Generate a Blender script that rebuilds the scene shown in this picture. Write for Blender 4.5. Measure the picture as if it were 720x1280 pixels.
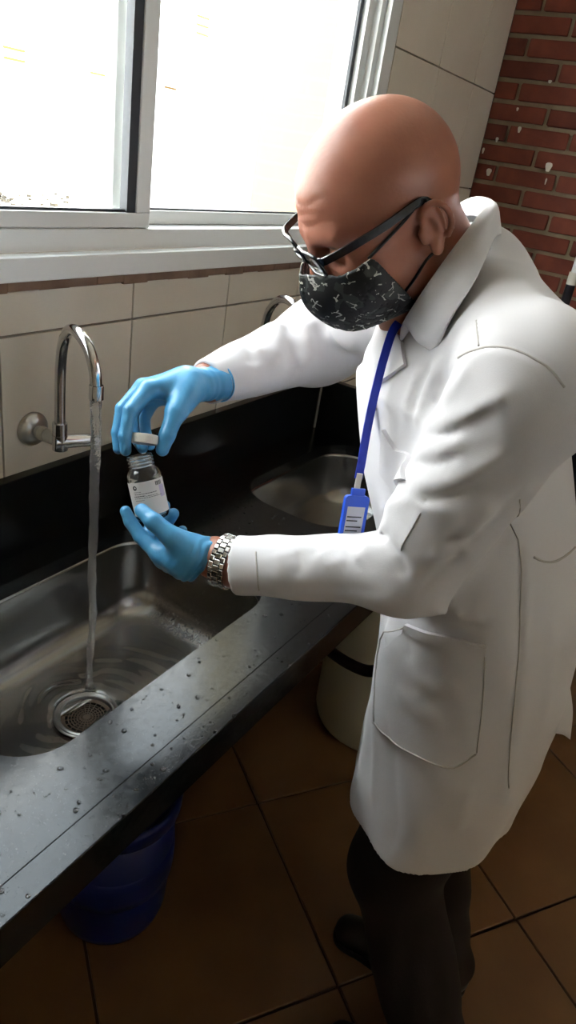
import bpy, bmesh, math, random
import numpy as np
from mathutils import Vector, Matrix
from mathutils.geometry import delaunay_2d_cdt

random.seed(7)
SC = bpy.context.scene
COL = SC.collection
for o in list(bpy.data.objects):
    bpy.data.objects.remove(o, do_unlink=True)

# ------------------------------------------------------------------ camera, sky, sun, exposure
cam_data = bpy.data.cameras.new('camera')
cam = bpy.data.objects.new('camera', cam_data)
COL.objects.link(cam)
SC.camera = cam
cam_data.sensor_fit = 'VERTICAL'
cam_data.sensor_height = 36.0
cam_data.lens = 36.0 * 880 / 1280
cam_data.clip_start = 0.02
_r = Vector((.53886, -.82930, .14793)); _d = Vector((-.31515, -.36132, -.87757)); _f = Vector((.78122, .42627, -.45606))
cam.matrix_world = Matrix((( _r.x, -_d.x, -_f.x, 0), (_r.y, -_d.y, -_f.y, 0), (_r.z, -_d.z, -_f.z, 1.63), (0, 0, 0, 1)))

world = bpy.data.worlds.new('sky'); SC.world = world
world.use_nodes = True
bg = world.node_tree.nodes['Background']
bg.inputs[0].default_value = (.82, .91, 1.0, 1)
bg.inputs[1].default_value = 6.0
sun_data = bpy.data.lights.new('sun', 'SUN')
sun_data.energy = 37.0; sun_data.angle = .01; sun_data.color = (1, .98, .95)
sun = bpy.data.objects.new('sun', sun_data); COL.objects.link(sun)
sun.rotation_euler = Vector((.20, .56, -.80)).to_track_quat('-Z', 'Y').to_euler()
sun.location = (-1, -3, 6)

vs = SC.view_settings
vs.view_transform = 'Standard'; vs.look = 'None'; vs.gamma = 1; vs.use_curve_mapping = False
vs.exposure = 0.72

# ------------------------------------------------------------------ helpers
def rgb(h):
    h = h.lstrip('#')
    c = [int(h[i:i + 2], 16) / 255 for i in (0, 2, 4)]
    return tuple(((x / 12.92) if x <= .04045 else ((x + .055) / 1.055) ** 2.4) for x in c) + (1,)

def mat(name, col, rough=.5, metal=0., spec=.5, var=None, vscale=8., bump=0., bscale=80., bdetail=4, coat=0., sss=0., trans=0., ior=1.45, sheen=0.):
    """Principled material; var = second colour mixed in by noise."""
    m = bpy.data.materials.new(name); m.use_nodes = True
    nt = m.node_tree; b = nt.nodes['Principled BSDF']
    c = rgb(col) if isinstance(col, str) else col
    b.inputs['Base Color'].default_value = c
    b.inputs['Roughness'].default_value = rough
    b.inputs['Metallic'].default_value = metal
    b.inputs['Specular IOR Level'].default_value = spec
    b.inputs['Coat Weight'].default_value = coat
    b.inputs['Transmission Weight'].default_value = trans
    b.inputs['IOR'].default_value = ior
    b.inputs['Sheen Weight'].default_value = sheen
    if sss:
        b.inputs['Subsurface Weight'].default_value = sss
        b.inputs['Subsurface Radius'].default_value = (.012, .005, .003)
        b.inputs['Subsurface Scale'].default_value = .5
    tc = nt.nodes.new('ShaderNodeTexCoord')
    if var:
        n = nt.nodes.new('ShaderNodeTexNoise'); n.inputs['Scale'].default_value = vscale; n.inputs['Detail'].default_value = 6
        nt.links.new(tc.outputs['Object'], n.inputs['Vector'])
        r = nt.nodes.new('ShaderNodeValToRGB')
        r.color_ramp.elements[0].position = .35; r.color_ramp.elements[1].position = .65
        r.color_ramp.elements[0].color = c; r.color_ramp.elements[1].color = rgb(var)
        nt.links.new(n.outputs['Fac'], r.inputs['Fac'])
        nt.links.new(r.outputs['Color'], b.inputs['Base Color'])
    if bump:
        n2 = nt.nodes.new('ShaderNodeTexNoise'); n2.inputs['Scale'].default_value = bscale; n2.inputs['Detail'].default_value = bdetail
        nt.links.new(tc.outputs['Object'], n2.inputs['Vector'])
        bp = nt.nodes.new('ShaderNodeBump'); bp.inputs['Strength'].default_value = bump; bp.inputs['Distance'].default_value = .002
        nt.links.new(n2.outputs['Fac'], bp.inputs['Height'])
        nt.links.new(bp.outputs['Normal'], b.inputs['Normal'])
    return m

def org(p):
    o = Vector((0, 0, 0))
    while p is not None:
        o += p.location; p = p.parent
    return o

def link_mesh(name, me, m, parent=None):
    if m is not None and not me.materials:
        me.materials.append(m)
    ob = bpy.data.objects.new(name, me); COL.objects.link(ob)
    if parent is not None: ob.parent = parent
    return ob

def mk(name, verts, faces, m, parent=None, smooth=False, base=None):
    """one mesh object from world-space vertices; stored relative to its parent (or to base)"""
    o = org(parent) if parent is not None else Vector(base or (0, 0, 0))
    v = np.asarray(verts, dtype=float).reshape(-1, 3) - np.array(o)
    me = bpy.data.meshes.new(name)
    me.from_pydata(v.tolist(), [], [tuple(map(int, f)) for f in faces])
    me.update()
    if smooth: me.shade_smooth()
    ob = link_mesh(name, me, m, parent)
    if parent is None: ob.location = o
    return ob

def tag(o, label=None, cat=None, group=None, kind=None):
    if label: o['label'] = label
    if cat: o['category'] = cat
    if group: o['group'] = group
    if kind: o['kind'] = kind
    return o

def thing(name, label, cat, loc=(0, 0, 0), group=None):
    o = bpy.data.objects.new(name, None); COL.objects.link(o)
    o.location = loc; o.empty_display_size = .05
    return tag(o, label, cat, group)

def autosmooth(ob, deg=35):
    me = ob.data
    me.shade_smooth()
    me.set_sharp_from_angle(angle=math.radians(deg))
    return ob

class MB:
    """collects shapes, then links them as one mesh"""
    def __init__(s): s.v = []; s.f = []
    def add(s, v, f):
        n = len(s.v); s.v += [tuple(x) for x in v]; s.f += [tuple(i + n for i in q) for q in f]; return s
    def box(s, a, b, bev=0.):
        x0, y0, z0 = (min(a[i], b[i]) for i in range(3)); x1, y1, z1 = (max(a[i], b[i]) for i in range(3))
        if bev <= 0:
            v = [(x, y, z) for z in (z0, z1) for y in (y0, y1) for x in (x0, x1)]
            return s.add(v, [(0, 2, 3, 1), (4, 5, 7, 6), (0, 1, 5, 4), (2, 6, 7, 3), (0, 4, 6, 2), (1, 3, 7, 5)])
        bm = bmesh.new(); bmesh.ops.create_cube(bm, size=1)
        for q in bm.verts:
            q.co = Vector(((x0 + x1) / 2 + q.co.x * (x1 - x0), (y0 + y1) / 2 + q.co.y * (y1 - y0), (z0 + z1) / 2 + q.co.z * (z1 - z0)))
        bmesh.ops.bevel(bm, geom=bm.edges[:], offset=bev, segments=2, affect='EDGES', profile=.5)
        bm.verts.index_update()
        s.add([tuple(q.co) for q in bm.verts], [[q.index for q in f.verts] for f in bm.faces]); bm.free(); return s
    def obox(s, c, ax, ay, az):
        """oriented box: centre and three half-axis vectors"""
        c = Vector(c); ax = Vector(ax); ay = Vector(ay); az = Vector(az)
        v = [c + ax * i + ay * j + az * k for k in (-1, 1) for j in (-1, 1) for i in (-1, 1)]
        return s.add(v, [(0, 2, 3, 1), (4, 5, 7, 6), (0, 1, 5, 4), (2, 6, 7, 3), (0, 4, 6, 2), (1, 3, 7, 5)])
    def tube(s, pts, r, n=12, cap=True, flat=None):
        pts = [Vector(p) for p in pts]; m_ = len(pts)
        rs = r if isinstance(r, (list, tuple)) else [r] * m_
        T = [(pts[min(i + 1, m_ - 1)] - pts[max(i - 1, 0)]).normalized() for i in range(m_)]
        nrm = T[0].orthogonal().normalized(); v = []; f = []
        for i in range(m_):
            nrm = (nrm - T[i] * nrm.dot(T[i])).normalized(); bi = T[i].cross(nrm)
            for k in range(n):
                a = 2 * math.pi * k / n
                v.append(pts[i] + (nrm * math.cos(a) + bi * math.sin(a)) * rs[i])
        for i in range(m_ - 1):
            for k in range(n):
                k2 = (k + 1) % n
                f.append((i * n + k, i * n + k2, (i + 1) * n + k2, (i + 1) * n + k))
        if cap:
            f.append(tuple(range(n - 1, -1, -1))); f.append(tuple((m_ - 1) * n + k for k in range(n)))
        return s.add(v, f)
    def lathe(s, prof, c=(0, 0, 0), ax=(0, 0, 1), n=40, wob=None):
        """profile of (radius, height) turned about the axis ax through c"""
        c = Vector(c); az = Vector(ax).normalized(); axx = az.orthogonal().normalized(); ayy = az.cross(axx)
        v = []; f = []
        for (r, h) in prof:
            for k in range(n):
                a = 2 * math.pi * k / n
                v.append(c + az * h + (axx * math.cos(a) + ayy * math.sin(a)) * r)
        for i in range(len(prof) - 1):
            for k in range(n):
                k2 = (k + 1) % n
                f.append((i * n + k, i * n + k2, (i + 1) * n + k2, (i + 1) * n + k))
        return s.add(v, f)
    def build(s, name, m, parent=None, smooth=False, base=None, auto=None):
        ob = mk(name, s.v, s.f, m, parent, smooth, base)
        if auto: autosmooth(ob, auto)
        return ob

def catmull(pts, k=6):
    P = [np.array(p, float) for p in pts]; P = [2 * P[0] - P[1]] + P + [2 * P[-1] - P[-2]]
    out = []
    for i in range(1, len(P) - 2):
        for j in range(k):
            t = j / k; a, b, c, d = P[i - 1], P[i], P[i + 1], P[i + 2]
            out.append(.5 * ((2 * b) + (c - a) * t + (2 * a - 5 * b + 4 * c - d) * t * t + (3 * b - a - 3 * c + d) * t ** 3))
    out.append(P[-2]); return [tuple(p) for p in out]

# ------------------------------------------------------------------ implicit surfaces (bodies, cloth, gloves) meshed with surface nets
#SDF-BEGIN
def V3(p): return np.array(p, dtype=np.float64)
def rc(p, a, b, r1, r2):
    a = V3(a); b = V3(b); ab = b - a
    t = np.clip(((p - a) @ ab) / (ab @ ab), 0, 1)
    q = p - a - t[:, None] * ab
    return np.sqrt((q * q).sum(1)) - (r1 + (r2 - r1) * t)
def sph(p, c, r):
    q = p - V3(c); return np.sqrt((q * q).sum(1)) - r
def smin(a, b, k):
    h = np.clip(.5 + .5 * (b - a) / k, 0, 1)
    return b + (a - b) * h - k * h * (1 - h)
def smax(a, b, k): return -smin(-a, -b, k)
def ell(p, c, r, fr=None):
    q = p - V3(c)
    if fr is not None: q = q @ fr
    r = V3(r); k0 = np.sqrt(((q / r) ** 2).sum(1)); k1 = np.sqrt(((q / (r * r)) ** 2).sum(1)) + 1e-9
    return k0 * (k0 - 1) / k1
def chain(p, pts, rs, k=0.):
    d = None
    for i in range(len(pts) - 1):
        e = rc(p, pts[i], pts[i + 1], rs[i], rs[i + 1])
        d = e if d is None else (smin(d, e, k) if k else np.minimum(d, e))
    return d
def poly_dist2(p, pts):
    best = np.full(len(p), 1e9); tt = np.zeros(len(p)); n = len(pts) - 1
    for i in range(n):
        a = V3(pts[i]); b = V3(pts[i + 1]); ab = b - a
        t = np.clip(((p - a) @ ab) / (ab @ ab), 0, 1)
        q = p - a - t[:, None] * ab; d = (q * q).sum(1)
        u = d < best; best = np.where(u, d, best); tt = np.where(u, (i + t) / n, tt)
    return best, tt

# ---- the man: joints, world metres
SH_L = (0.7164, 0.1452, 1.4580); EL_L = (0.7291, 0.2173, 1.1963); WR_L = (0.6587, 0.4577, 1.1360)
SH_R = (1.065, .395, 1.475); EL_R = (1.0917, 0.5921, 1.3346); WR_R = (0.8248, 0.6189, 1.2972)
CUFF_L = (0.6651, 0.4241, 1.1375); CUFF_R = (0.8273, 0.6272, 1.2981)
NECK = (.895, .285, 1.47)

# torso of the coat: z, cx, cy, half width, half depth, facing azimuth
TOR = V3([(.50, 1.01, .152, .208, .143, 94), (.62, 1.006, .152, .206, .143, 95), (.80, .992, .148, .200, .150, 98), (.95, .980, .155, .192, .153, 102),
          (1.10, .962, .175, .186, .152, 110), (1.25, .94, .235, .19, .150, 117), (1.38, .915, .275, .190, .140, 122),
          (1.45, .91, .275, .160, .105, 125), (1.50, .905, .282, .09, .075, 126), (1.54, .905, .285, .05, .05, 126)])
def loft(p, shrink=0.):
    z = p[:, 2]; g = lambda i: np.interp(z, TOR[:, 0], TOR[:, i])
    cx, cy, a, b, az = g(1), g(2), g(3) - shrink, g(4) - shrink, np.radians(g(5))
    x = p[:, 0] - cx; y = p[:, 1] - cy
    u = x * -np.sin(az) + y * np.cos(az); w = x * np.cos(az) + y * np.sin(az)
    k0 = np.sqrt((u / a) ** 2 + (w / b) ** 2); k1 = np.sqrt((u / a ** 2) ** 2 + (w / b ** 2) ** 2) + 1e-9
    d = np.maximum(k0 * (k0 - 1) / k1, -.1)
    return np.maximum(d, np.maximum(z - 1.525, .45 - z))
def torso_sdf(p):
    d = loft(p)
    d = smin(d, rc(p, (0.9109, 0.2958, 1.5153), SH_L, .050, .068), .05)
    d = smin(d, rc(p, (0.9150, 0.2654, 1.4940), (0.8396, 0.1530, 1.4571), .050, .055), .04)
    d = smin(d, rc(p, (0.9163, 0.2961, 1.5248), SH_R, .050, .072), .05)
    return d
def sleeve_l(p): return smin(rc(p, SH_L, EL_L, .074, .056), rc(p, EL_L, CUFF_L, .046, .038), .03)
def sleeve_r(p): return smin(rc(p, SH_R, EL_R, .077, .070), rc(p, EL_R, CUFF_R, .068, .036), .035)
def coat_base(p):
    d = torso_sdf(p)
    d = smin(d, sleeve_l(p), .03)
    d = smin(d, sleeve_r(p), .03)
    return d

# ---- head frame: origin between the ears; forward, up, left
HO = V3((0.80352, 0.36233, 1.58136))
HF = V3((-0.55917, 0.54114, -0.62809)); HU = V3((-0.55135, 0.32307, 0.76918)); HL = V3((-0.61915, -0.77640, -0.11770))
HM = np.stack([HF, HU, HL], 1)
def hw(f, u, l): return tuple(HO + HF * f + HU * u + HL * l)
def head_core(q):
    d = ell(q, (.004, .040, 0), (.087, .084, .077))
    d = smin(d, ell(q, (.034, .042, 0), (.066, .068, .066)), .03)
    d = smin(d, ell(q, (.045, -.015, 0), (.052, .072, .060)), .03)
    for s in (-1, 1):
        d = smin(d, rc(q, (.018, -.050, s * .048), (.076, -.070, s * .014), .026, .020), .025)
        d = smin(d, sph(q, (.066, -.018, s * .042), .026), .02)
    d = smin(d, sph(q, (.082, -.071, 0), .020), .02)
    return d
def head_local(q, neck=True):
    d = head_core(q)
    for s in (-1, 1):
        d = smin(d, rc(q, (.094, .036, s * .012), (.080, .038, s * .046), .010, .010), .014)
        d = smax(d, -ell(q, (.100, .014, s * .032), (.018, .012, .019)), .012)
        d = smin(d, ell(q, (.0815, .014, s * .032), (.0135, .0125, .0145)), .004)
        d = smin(d, rc(q, (.094, .0095, s * .022), (.090, .0095, s * .043), .0022, .0022), .004)
    d = smin(d, rc(q, (.098, .022, 0), (.117, -.022, 0), .008, .0115), .012)
    for s in (-1, 1): d = smin(d, sph(q, (.105, -.026, s * .012), .008), .008)
    # creases of the brow
    u_ = q[:, 1] - .10 * np.abs(q[:, 2])
    for u0 in (.052, .062, .073):
        d = d + .0011 * np.exp(-((u_ - u0 - .002 * np.sin(q[:, 2] * 120 + u0 * 900)) / .0026) ** 2) * np.clip((q[:, 0] - .062) / .02, 0, 1) * np.clip((.052 - np.abs(q[:, 2])) / .02, 0, 1)
    d = smin(d, rc(q, (.101, -.056, -.02), (.101, -.056, .02), .006, .006), .008)
    for s in (-1, 1):
        e = ell(q, (-.008, .006, s * .081), (.0125, .024, .0075))
        rim = [(-.0095 + .0135 * math.cos(a), .010 + .0205 * math.sin(a), s * (.0875 - .006 * math.cos(a))) for a in np.linspace(-.45, 4.3, 12)]
        e = smin(e, chain(q, rim, [.0036] * 12), .004)
        e = smin(e, ell(q, (-.002, -.018, s * .083), (.0075, .0095, .006)), .005)
        e = smax(e, -ell(q, (-.002, .006, s * .090), (.0068, .0115, .0085)), .0035)
        e = smin(e, rc(q, (.008, .003, s * .080), (.007, -.006, s * .081), .0042, .0042), .004)
        d = smin(d, e, .006)
    return d
def neck_sdf(p):
    d = rc(p, hw(-.018, -.03, 0), NECK, .050, .060)
    return smin(d, rc(p, hw(.02, -.06, 0), (0.8658, 0.3350, 1.4309), .040, .036), .03)
def head_sdf(p):
    q = (p - HO) @ HM
    return smin(head_local(q), neck_sdf(p), .018)

HEM = .632
#SDF-END

def surf(fn, lo, hi, h, B=8, margin=1.7):
    """surface nets over the active blocks of an implicit function"""
    lo = V3(lo); hi = V3(hi)
    nb = np.ceil((hi - lo) / (h * B)).astype(int); n = nb * B + 1
    bc = np.stack(np.meshgrid(*[np.arange(k) for k in nb], indexing='ij'), -1).reshape(-1, 3)
    dc = fn(lo + (bc + .5) * B * h)
    act = np.abs(dc) < h * B * margin * .87
    vals = np.repeat(np.repeat(np.repeat(dc.reshape(nb), B, 0), B, 1), B, 2).astype(np.float32)
    vals = np.pad(vals, ((0, 1),) * 3, mode='edge')
    need = np.zeros(n, dtype=bool)
    for b in bc[act]:
        i, j, k = b * B; need[i:i + B + 1, j:j + B + 1, k:k + B + 1] = True
    idx = np.argwhere(need)
    out = np.empty(len(idx), np.float32)
    for s in range(0, len(idx), 300000):
        out[s:s + 300000] = fn(lo + idx[s:s + 300000] * h)
    vals[need] = out
    ins = vals < 0
    cnt = np.zeros(n - 1, dtype=np.int8)
    for i in (0, 1):
        for j in (0, 1):
            for k in (0, 1):
                cnt += ins[i:n[0] - 1 + i, j:n[1] - 1 + j, k:n[2] - 1 + k]
    cells = np.argwhere((cnt > 0) & (cnt < 8))
    vid = np.full(n - 1, -1, np.int64); vid[tuple(cells.T)] = np.arange(len(cells))
    acc = np.zeros((len(cells), 3)); num = np.zeros(len(cells))
    cor = [(i, j, k) for i in (0, 1) for j in (0, 1) for k in (0, 1)]
    cv = {c: vals[cells[:, 0] + c[0], cells[:, 1] + c[1], cells[:, 2] + c[2]] for c in cor}
    for c in cor:
        for ax in range(3):
            if c[ax]: continue
            c2 = list(c); c2[ax] = 1; c2 = tuple(c2)
            a = cv[c]; b = cv[c2]; m = (a < 0) != (b < 0)
            t = np.where(m, a / np.where(m, a - b, 1), 0)
            pos = np.tile(V3(c), (len(cells), 1)); pos[:, ax] = t
            acc += pos * m[:, None]; num += m
    verts = lo + (cells + acc / num[:, None]) * h
    faces = []
    for ax in range(3):
        o1, o2 = (ax + 1) % 3, (ax + 2) % 3
        sl0 = [slice(1, n[q] - 1) for q in range(3)]; sl1 = list(sl0)
        sl0[ax] = slice(0, n[ax] - 1); sl1[ax] = slice(1, n[ax])
        a = ins[tuple(sl0)]; b = ins[tuple(sl1)]
        e = np.argwhere(a != b)
        if not len(e): continue
        fl = a[tuple(e.T)]
        base = e.copy(); base[:, o1] += 1; base[:, o2] += 1
        def g(d1, d2):
            q = base.copy(); q[:, o1] += d1; q[:, o2] += d2
            return vid[q[:, 0], q[:, 1], q[:, 2]]
        quad = np.stack([g(-1, -1), g(0, -1), g(0, 0), g(-1, 0)], 1)
        quad[~fl] = quad[~fl][:, ::-1]
        faces.append(quad)
    faces = np.concatenate(faces); faces = faces[(faces >= 0).all(1)]
    return verts, faces

def sdf_obj(name, fn, lo, hi, h, m, parent, base=None):
    v, f = surf(fn, lo, hi, h)
    return mk(name, v, f, m, parent, True, base)

def grad(fn, p, e=.002):
    g = np.stack([fn(p + V3(d) * e) - fn(p - V3(d) * e) for d in ((1, 0, 0), (0, 1, 0), (0, 0, 1))], 1)
    return g / (np.linalg.norm(g, axis=1)[:, None] + 1e-9)

def patch(name, pts, fn, m, parent, off=.004, thick=.003, step=.008, crv=True):
    """a cloth piece lying on the implicit surface fn, bounded by the closed outline pts"""
    pts = V3(pts); c = pts.mean(0)
    _, _, vt = np.linalg.svd(pts - c); ax, ay, nz = vt
    if (grad(fn, c[None])[0] @ nz) < 0: nz = -nz; ax = -ax
    P2 = np.stack([(pts - c) @ ax, (pts - c) @ ay], 1); H = (pts - c) @ nz
    b2 = []; bh = []
    for i in range(len(P2)):
        a, b = P2[i], P2[(i + 1) % len(P2)]; k = max(1, int(np.linalg.norm(b - a) / step))
        for j in range(k): b2.append(a + (b - a) * j / k); bh.append(H[i] + (H[(i + 1) % len(H)] - H[i]) * j / k)
    b2 = np.array(b2); inner = []
    lo2, hi2 = b2.min(0), b2.max(0)
    def inside(q):
        r = False
        for i in range(len(b2)):
            a, b = b2[i], b2[i - 1]
            if (a[1] > q[1]) != (b[1] > q[1]) and q[0] < (b[0] - a[0]) * (q[1] - a[1]) / (b[1] - a[1]) + a[0]: r = not r
        return r
    for x in np.arange(lo2[0] + step / 2, hi2[0], step):
        for y in np.arange(lo2[1] + step / 2, hi2[1], step):
            q = np.array((x, y))
            if inside(q) and np.min(np.linalg.norm(b2 - q, axis=1)) > step * .5: inner.append(q)
    allp = [Vector(q) for q in b2] + [Vector(q) for q in inner]
    nb = len(b2)
    r = delaunay_2d_cdt(allp, [], [list(range(nb))], 1, 1e-6)
    v2 = np.array([tuple(q) for q in r[0]]); tris = [list(t) for t in r[2]]
    hh = np.array([bh[int(np.argmin(np.linalg.norm(b2 - q, axis=1)))] for q in v2])
    p = c + v2[:, :1] * ax + v2[:, 1:] * ay + hh[:, None] * nz
    for _ in range(8):
        d = fn(p); p = p - grad(fn, p) * np.clip(d, -.03, .03)[:, None] * .7
    g = grad(fn, p)
    top = p + g * (off + thick) ; bot = p + g * (off - .004)
    n = len(p); f = []
    cnt = {}
    for t in tris:
        a, b, cc = (Vector(top[i]) for i in t)
        if (b - a).cross(cc - a).dot(Vector(g[t[0]])) < 0: t.reverse()
        f.append(tuple(t)); f.append(tuple(i + n for i in reversed(t)))
        for i in range(3): cnt[(t[i], t[(i + 1) % 3])] = 1
    for (a, b) in list(cnt):
        if (b, a) not in cnt: f.append((b, a, a + n, b + n))
    ob = mk(name, np.concatenate([top, bot]), f, m, parent)
    return autosmooth(ob, 50)

# ------------------------------------------------------------------ materials
M = {}
M['plaster'] = mat('white_paint', '#ece3d2', .7, var='#cfc8b8', vscale=3, bump=.1, bscale=30)
M['tile'] = mat('cream_tile', '#ddd5c6', .22, var='#d6cdbd', vscale=4, bump=.04, bscale=6)
M['grout'] = mat('grout', '#8f8271', .9, bump=.3, bscale=200)
M['mortar_strip'] = mat('brown_mortar', '#7a6252', .9, var='#8d7260', vscale=25, bump=.6, bscale=120)
M['brick'] = mat('red_brick', '#80402f', .8, var='#6e3426', vscale=14, bump=.5, bscale=90)
M['brick2'] = mat('red_brick_dark', '#703628', .8, var='#5e2c20', vscale=14, bump=.5, bscale=90)
M['mortar'] = mat('brick_mortar', '#9c8d74', .9, var='#8a7c65', vscale=20, bump=.6, bscale=150)
M['fleck'] = mat('paint_splash', '#e6e2d8', .6)
M['alu'] = mat('white_frame', '#d9dad8', .35)
M['gasket'] = mat('black_gasket', '#3a3d42', .5)
M['floor_tile'] = mat('brown_floor_tile', '#755739', .3, var='#684c32', vscale=5, bump=.05, bscale=10)
M['floor_grout'] = mat('dark_floor_grout', '#3c2a1c', .9)
M['ext'] = mat('sunlit_render', '#e6e6e8', .9, var='#f0f0f0', vscale=6, bump=.3, bscale=30)
M['ext_rough'] = mat('rough_render', '#c9c2b0', .9, var='#ffffff', vscale=30, bump=.6, bscale=60)
M['ext_brick'] = mat('pale_clay_brick', '#63491f', .9)
M['ext_dark'] = mat('weathered_render', '#2b261d', .9, var='#3a3428', vscale=40)
M['pillar'] = mat('cream_pillar', '#8d8467', .8)
M['bounce_yard'] = mat('bounce_ground', '#857057', .95, var='#786249', vscale=1)  # ground added behind the camera to bounce warm light indoors
M['chrome'] = mat('chrome', (.62, .62, .63, 1), .09, 1.)
M['ring_steel'] = mat('ring_steel', (.34, .33, .31, 1), .3, 1.)
M['chrome_dull'] = mat('dull_chrome', (.50, .49, .47, 1), .28, 1., bump=.05, bscale=40)
M['strainer'] = mat('stained_strainer', (.16, .12, .09, 1), .4, .8)
M['white_tape'] = mat('white_plastic', '#cfcabf', .5)
M['coat'] = mat('white_cotton', '#cdcbce', .85, bump=.12, bscale=900, sheen=.2)
M['seam'] = mat('seam_thread', '#b3afaa', .9)
M['shirt'] = mat('lavender_shirt', '#ccccdc', .85, bump=.12, bscale=900)
M['skin'] = mat('skin', '#a26a55', .40, var='#965f4c', vscale=22, bump=.12, bscale=240, sss=.12)
M['trouser'] = mat('dark_brown_wool', '#170b0a', .9, bump=.2, bscale=500)
M['shoe'] = mat('black_leather', '#0d0c0c', .4, bump=.1, bscale=200)
M['glove'] = mat('blue_nitrile', '#539ac6', .34, var='#4a91bf', vscale=40, bump=.3, bscale=120)
M['steel_link'] = mat('watch_steel', (.72, .70, .66, 1), .2, 1.)
M['black_rubber'] = mat('black_rubber', '#0b0b0c', .5)
M['frame'] = mat('dark_plastic', '#15171c', .22, coat=.3)
M['blue_ribbon'] = mat('blue_ribbon', '#1c35b4', .55, bump=.2, bscale=600)
M['blue_plastic'] = mat('blue_plastic', '#1f50c8', .35)
M['card'] = mat('white_card', '#b9bac6', .5)
M['ink'] = mat('black_ink', '#141414', .6)
M['cap'] = mat('cap_white', '#d9d6cc', .45)
M['label'] = mat('label_paper', '#d5d1ce', .6)
M['lilac'] = mat('label_lilac', '#b9aecb', .6)
M['bucket'] = mat('blue_bucket', '#0a1d5c', .35)
M['drum'] = mat('white_drum', '#c9c7b4', .5)
M['dark_metal'] = mat('dark_metal', '#25252c', .3, .6)
M['sealant'] = mat('grey_sealant', '#77716a', .6)

def granite():
    m = mat('black_granite', '#0c0e10', .16, spec=.45)
    nt = m.node_tree; b = nt.nodes['Principled BSDF']; tc = nt.nodes['Texture Coordinate']
    v = nt.nodes.new('ShaderNodeTexVoronoi'); v.inputs['Scale'].default_value = 260
    r = nt.nodes.new('ShaderNodeValToRGB'); e = r.color_ramp.elements
    e[0].position = .0; e[0].color = (.022, .024, .025, 1); e[1].position = .22; e[1].color = (.006, .0065, .0075, 1)
    n = nt.nodes.new('ShaderNodeTexNoise'); n.inputs['Scale'].default_value = 110; n.inputs['Detail'].default_value = 9
    r2 = nt.nodes.new('ShaderNodeValToRGB'); r2.color_ramp.elements[0].position = .4; r2.color_ramp.elements[1].position = .7
    r2.color_ramp.elements[0].color = (.15, .15, .15, 1); r2.color_ramp.elements[1].color = (.23, .23, .23, 1)
    nt.links.new(tc.outputs['Object'], v.inputs['Vector']); nt.links.new(tc.outputs['Object'], n.inputs['Vector'])
    nt.links.new(v.outputs['Distance'], r.inputs['Fac']); nt.links.new(r.outputs['Color'], b.inputs['Base Color'])
    nt.links.new(n.outputs['Fac'], r2.inputs['Fac']); nt.links.new(r2.outputs['Color'], b.inputs['Roughness'])
    bp = nt.nodes.new('ShaderNodeBump'); bp.inputs['Strength'].default_value = .035; bp.inputs['Distance'].default_value = .001
    nt.links.new(n.outputs['Fac'], bp.inputs['Height']); nt.links.new(bp.outputs['Normal'], b.inputs['Normal'])
    return m
M['granite'] = granite()

def steel():
    m = mat('brushed_steel', (.33, .32, .305, 1), .3, 1.)
    nt = m.node_tree; b = nt.nodes['Principled BSDF']; tc = nt.nodes['Texture Coordinate']
    mp = nt.nodes.new('ShaderNodeMapping'); mp.inputs['Scale'].default_value = (3, 120, 30)
    n = nt.nodes.new('ShaderNodeTexNoise'); n.inputs['Scale'].default_value = 4; n.inputs['Detail'].default_value = 5
    r = nt.nodes.new('ShaderNodeMapRange'); r.inputs['To Min'].default_value = .19; r.inputs['To Max'].default_value = .25
    nt.links.new(tc.outputs['Object'], mp.inputs['Vector']); nt.links.new(mp.outputs['Vector'], n.inputs['Vector'])
    nt.links.new(n.outputs['Fac'], r.inputs['Value']); nt.links.new(r.outputs['Result'], b.inputs['Roughness'])
    return m
M['steel'] = steel()

def water_mat(name, bump=0., scale=60, rough=.02, tr=1.):
    m = mat(name, (1, 1, 1, 1), rough, trans=tr, ior=1.33, bump=bump, bscale=scale, bdetail=2)
    return m
M['water'] = water_mat('running_water', .5, 90)
M['stream'] = water_mat('aerated_water', .8, 170, .06, .88)
M['drop'] = water_mat('water_drop')
M['glass'] = mat('bottle_glass', (.94, .97, .97, 1), .02, trans=1., ior=1.45)

def clear_pane(name, tint=(.97, .99, .98, 1), refl=.035):
    m = bpy.data.materials.new(name); m.use_nodes = True; nt = m.node_tree
    nt.nodes.remove(nt.nodes['Principled BSDF']); o = nt.nodes['Material Output']
    t = nt.nodes.new('ShaderNodeBsdfTransparent'); t.inputs[0].default_value = tint
    g = nt.nodes.new('ShaderNodeBsdfGlossy'); g.inputs['Roughness'].default_value = .03
    lw = nt.nodes.new('ShaderNodeLayerWeight'); lw.inputs['Blend'].default_value = .5
    pw = nt.nodes.new('ShaderNodeMath'); pw.operation = 'POWER'; pw.inputs[1].default_value = 5
    mr = nt.nodes.new('ShaderNodeMapRange'); mr.inputs['To Min'].default_value = refl; mr.inputs['To Max'].default_value = .9
    nt.links.new(lw.outputs['Facing'], pw.inputs[0]); nt.links.new(pw.outputs[0], mr.inputs['Value'])
    mx = nt.nodes.new('ShaderNodeMixShader')
    nt.links.new(mr.outputs[0], mx.inputs[0]); nt.links.new(t.outputs[0], mx.inputs[1]); nt.links.new(g.outputs[0], mx.inputs[2])
    nt.links.new(mx.outputs[0], o.inputs[0])
    return m
M['pane'] = clear_pane('window_glass')
M['film'] = clear_pane('water_sheet', (.94, .95, .95, 1), .14)
M['lens'] = clear_pane('spectacle_lens', (.75, .78, .80, 1))

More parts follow.
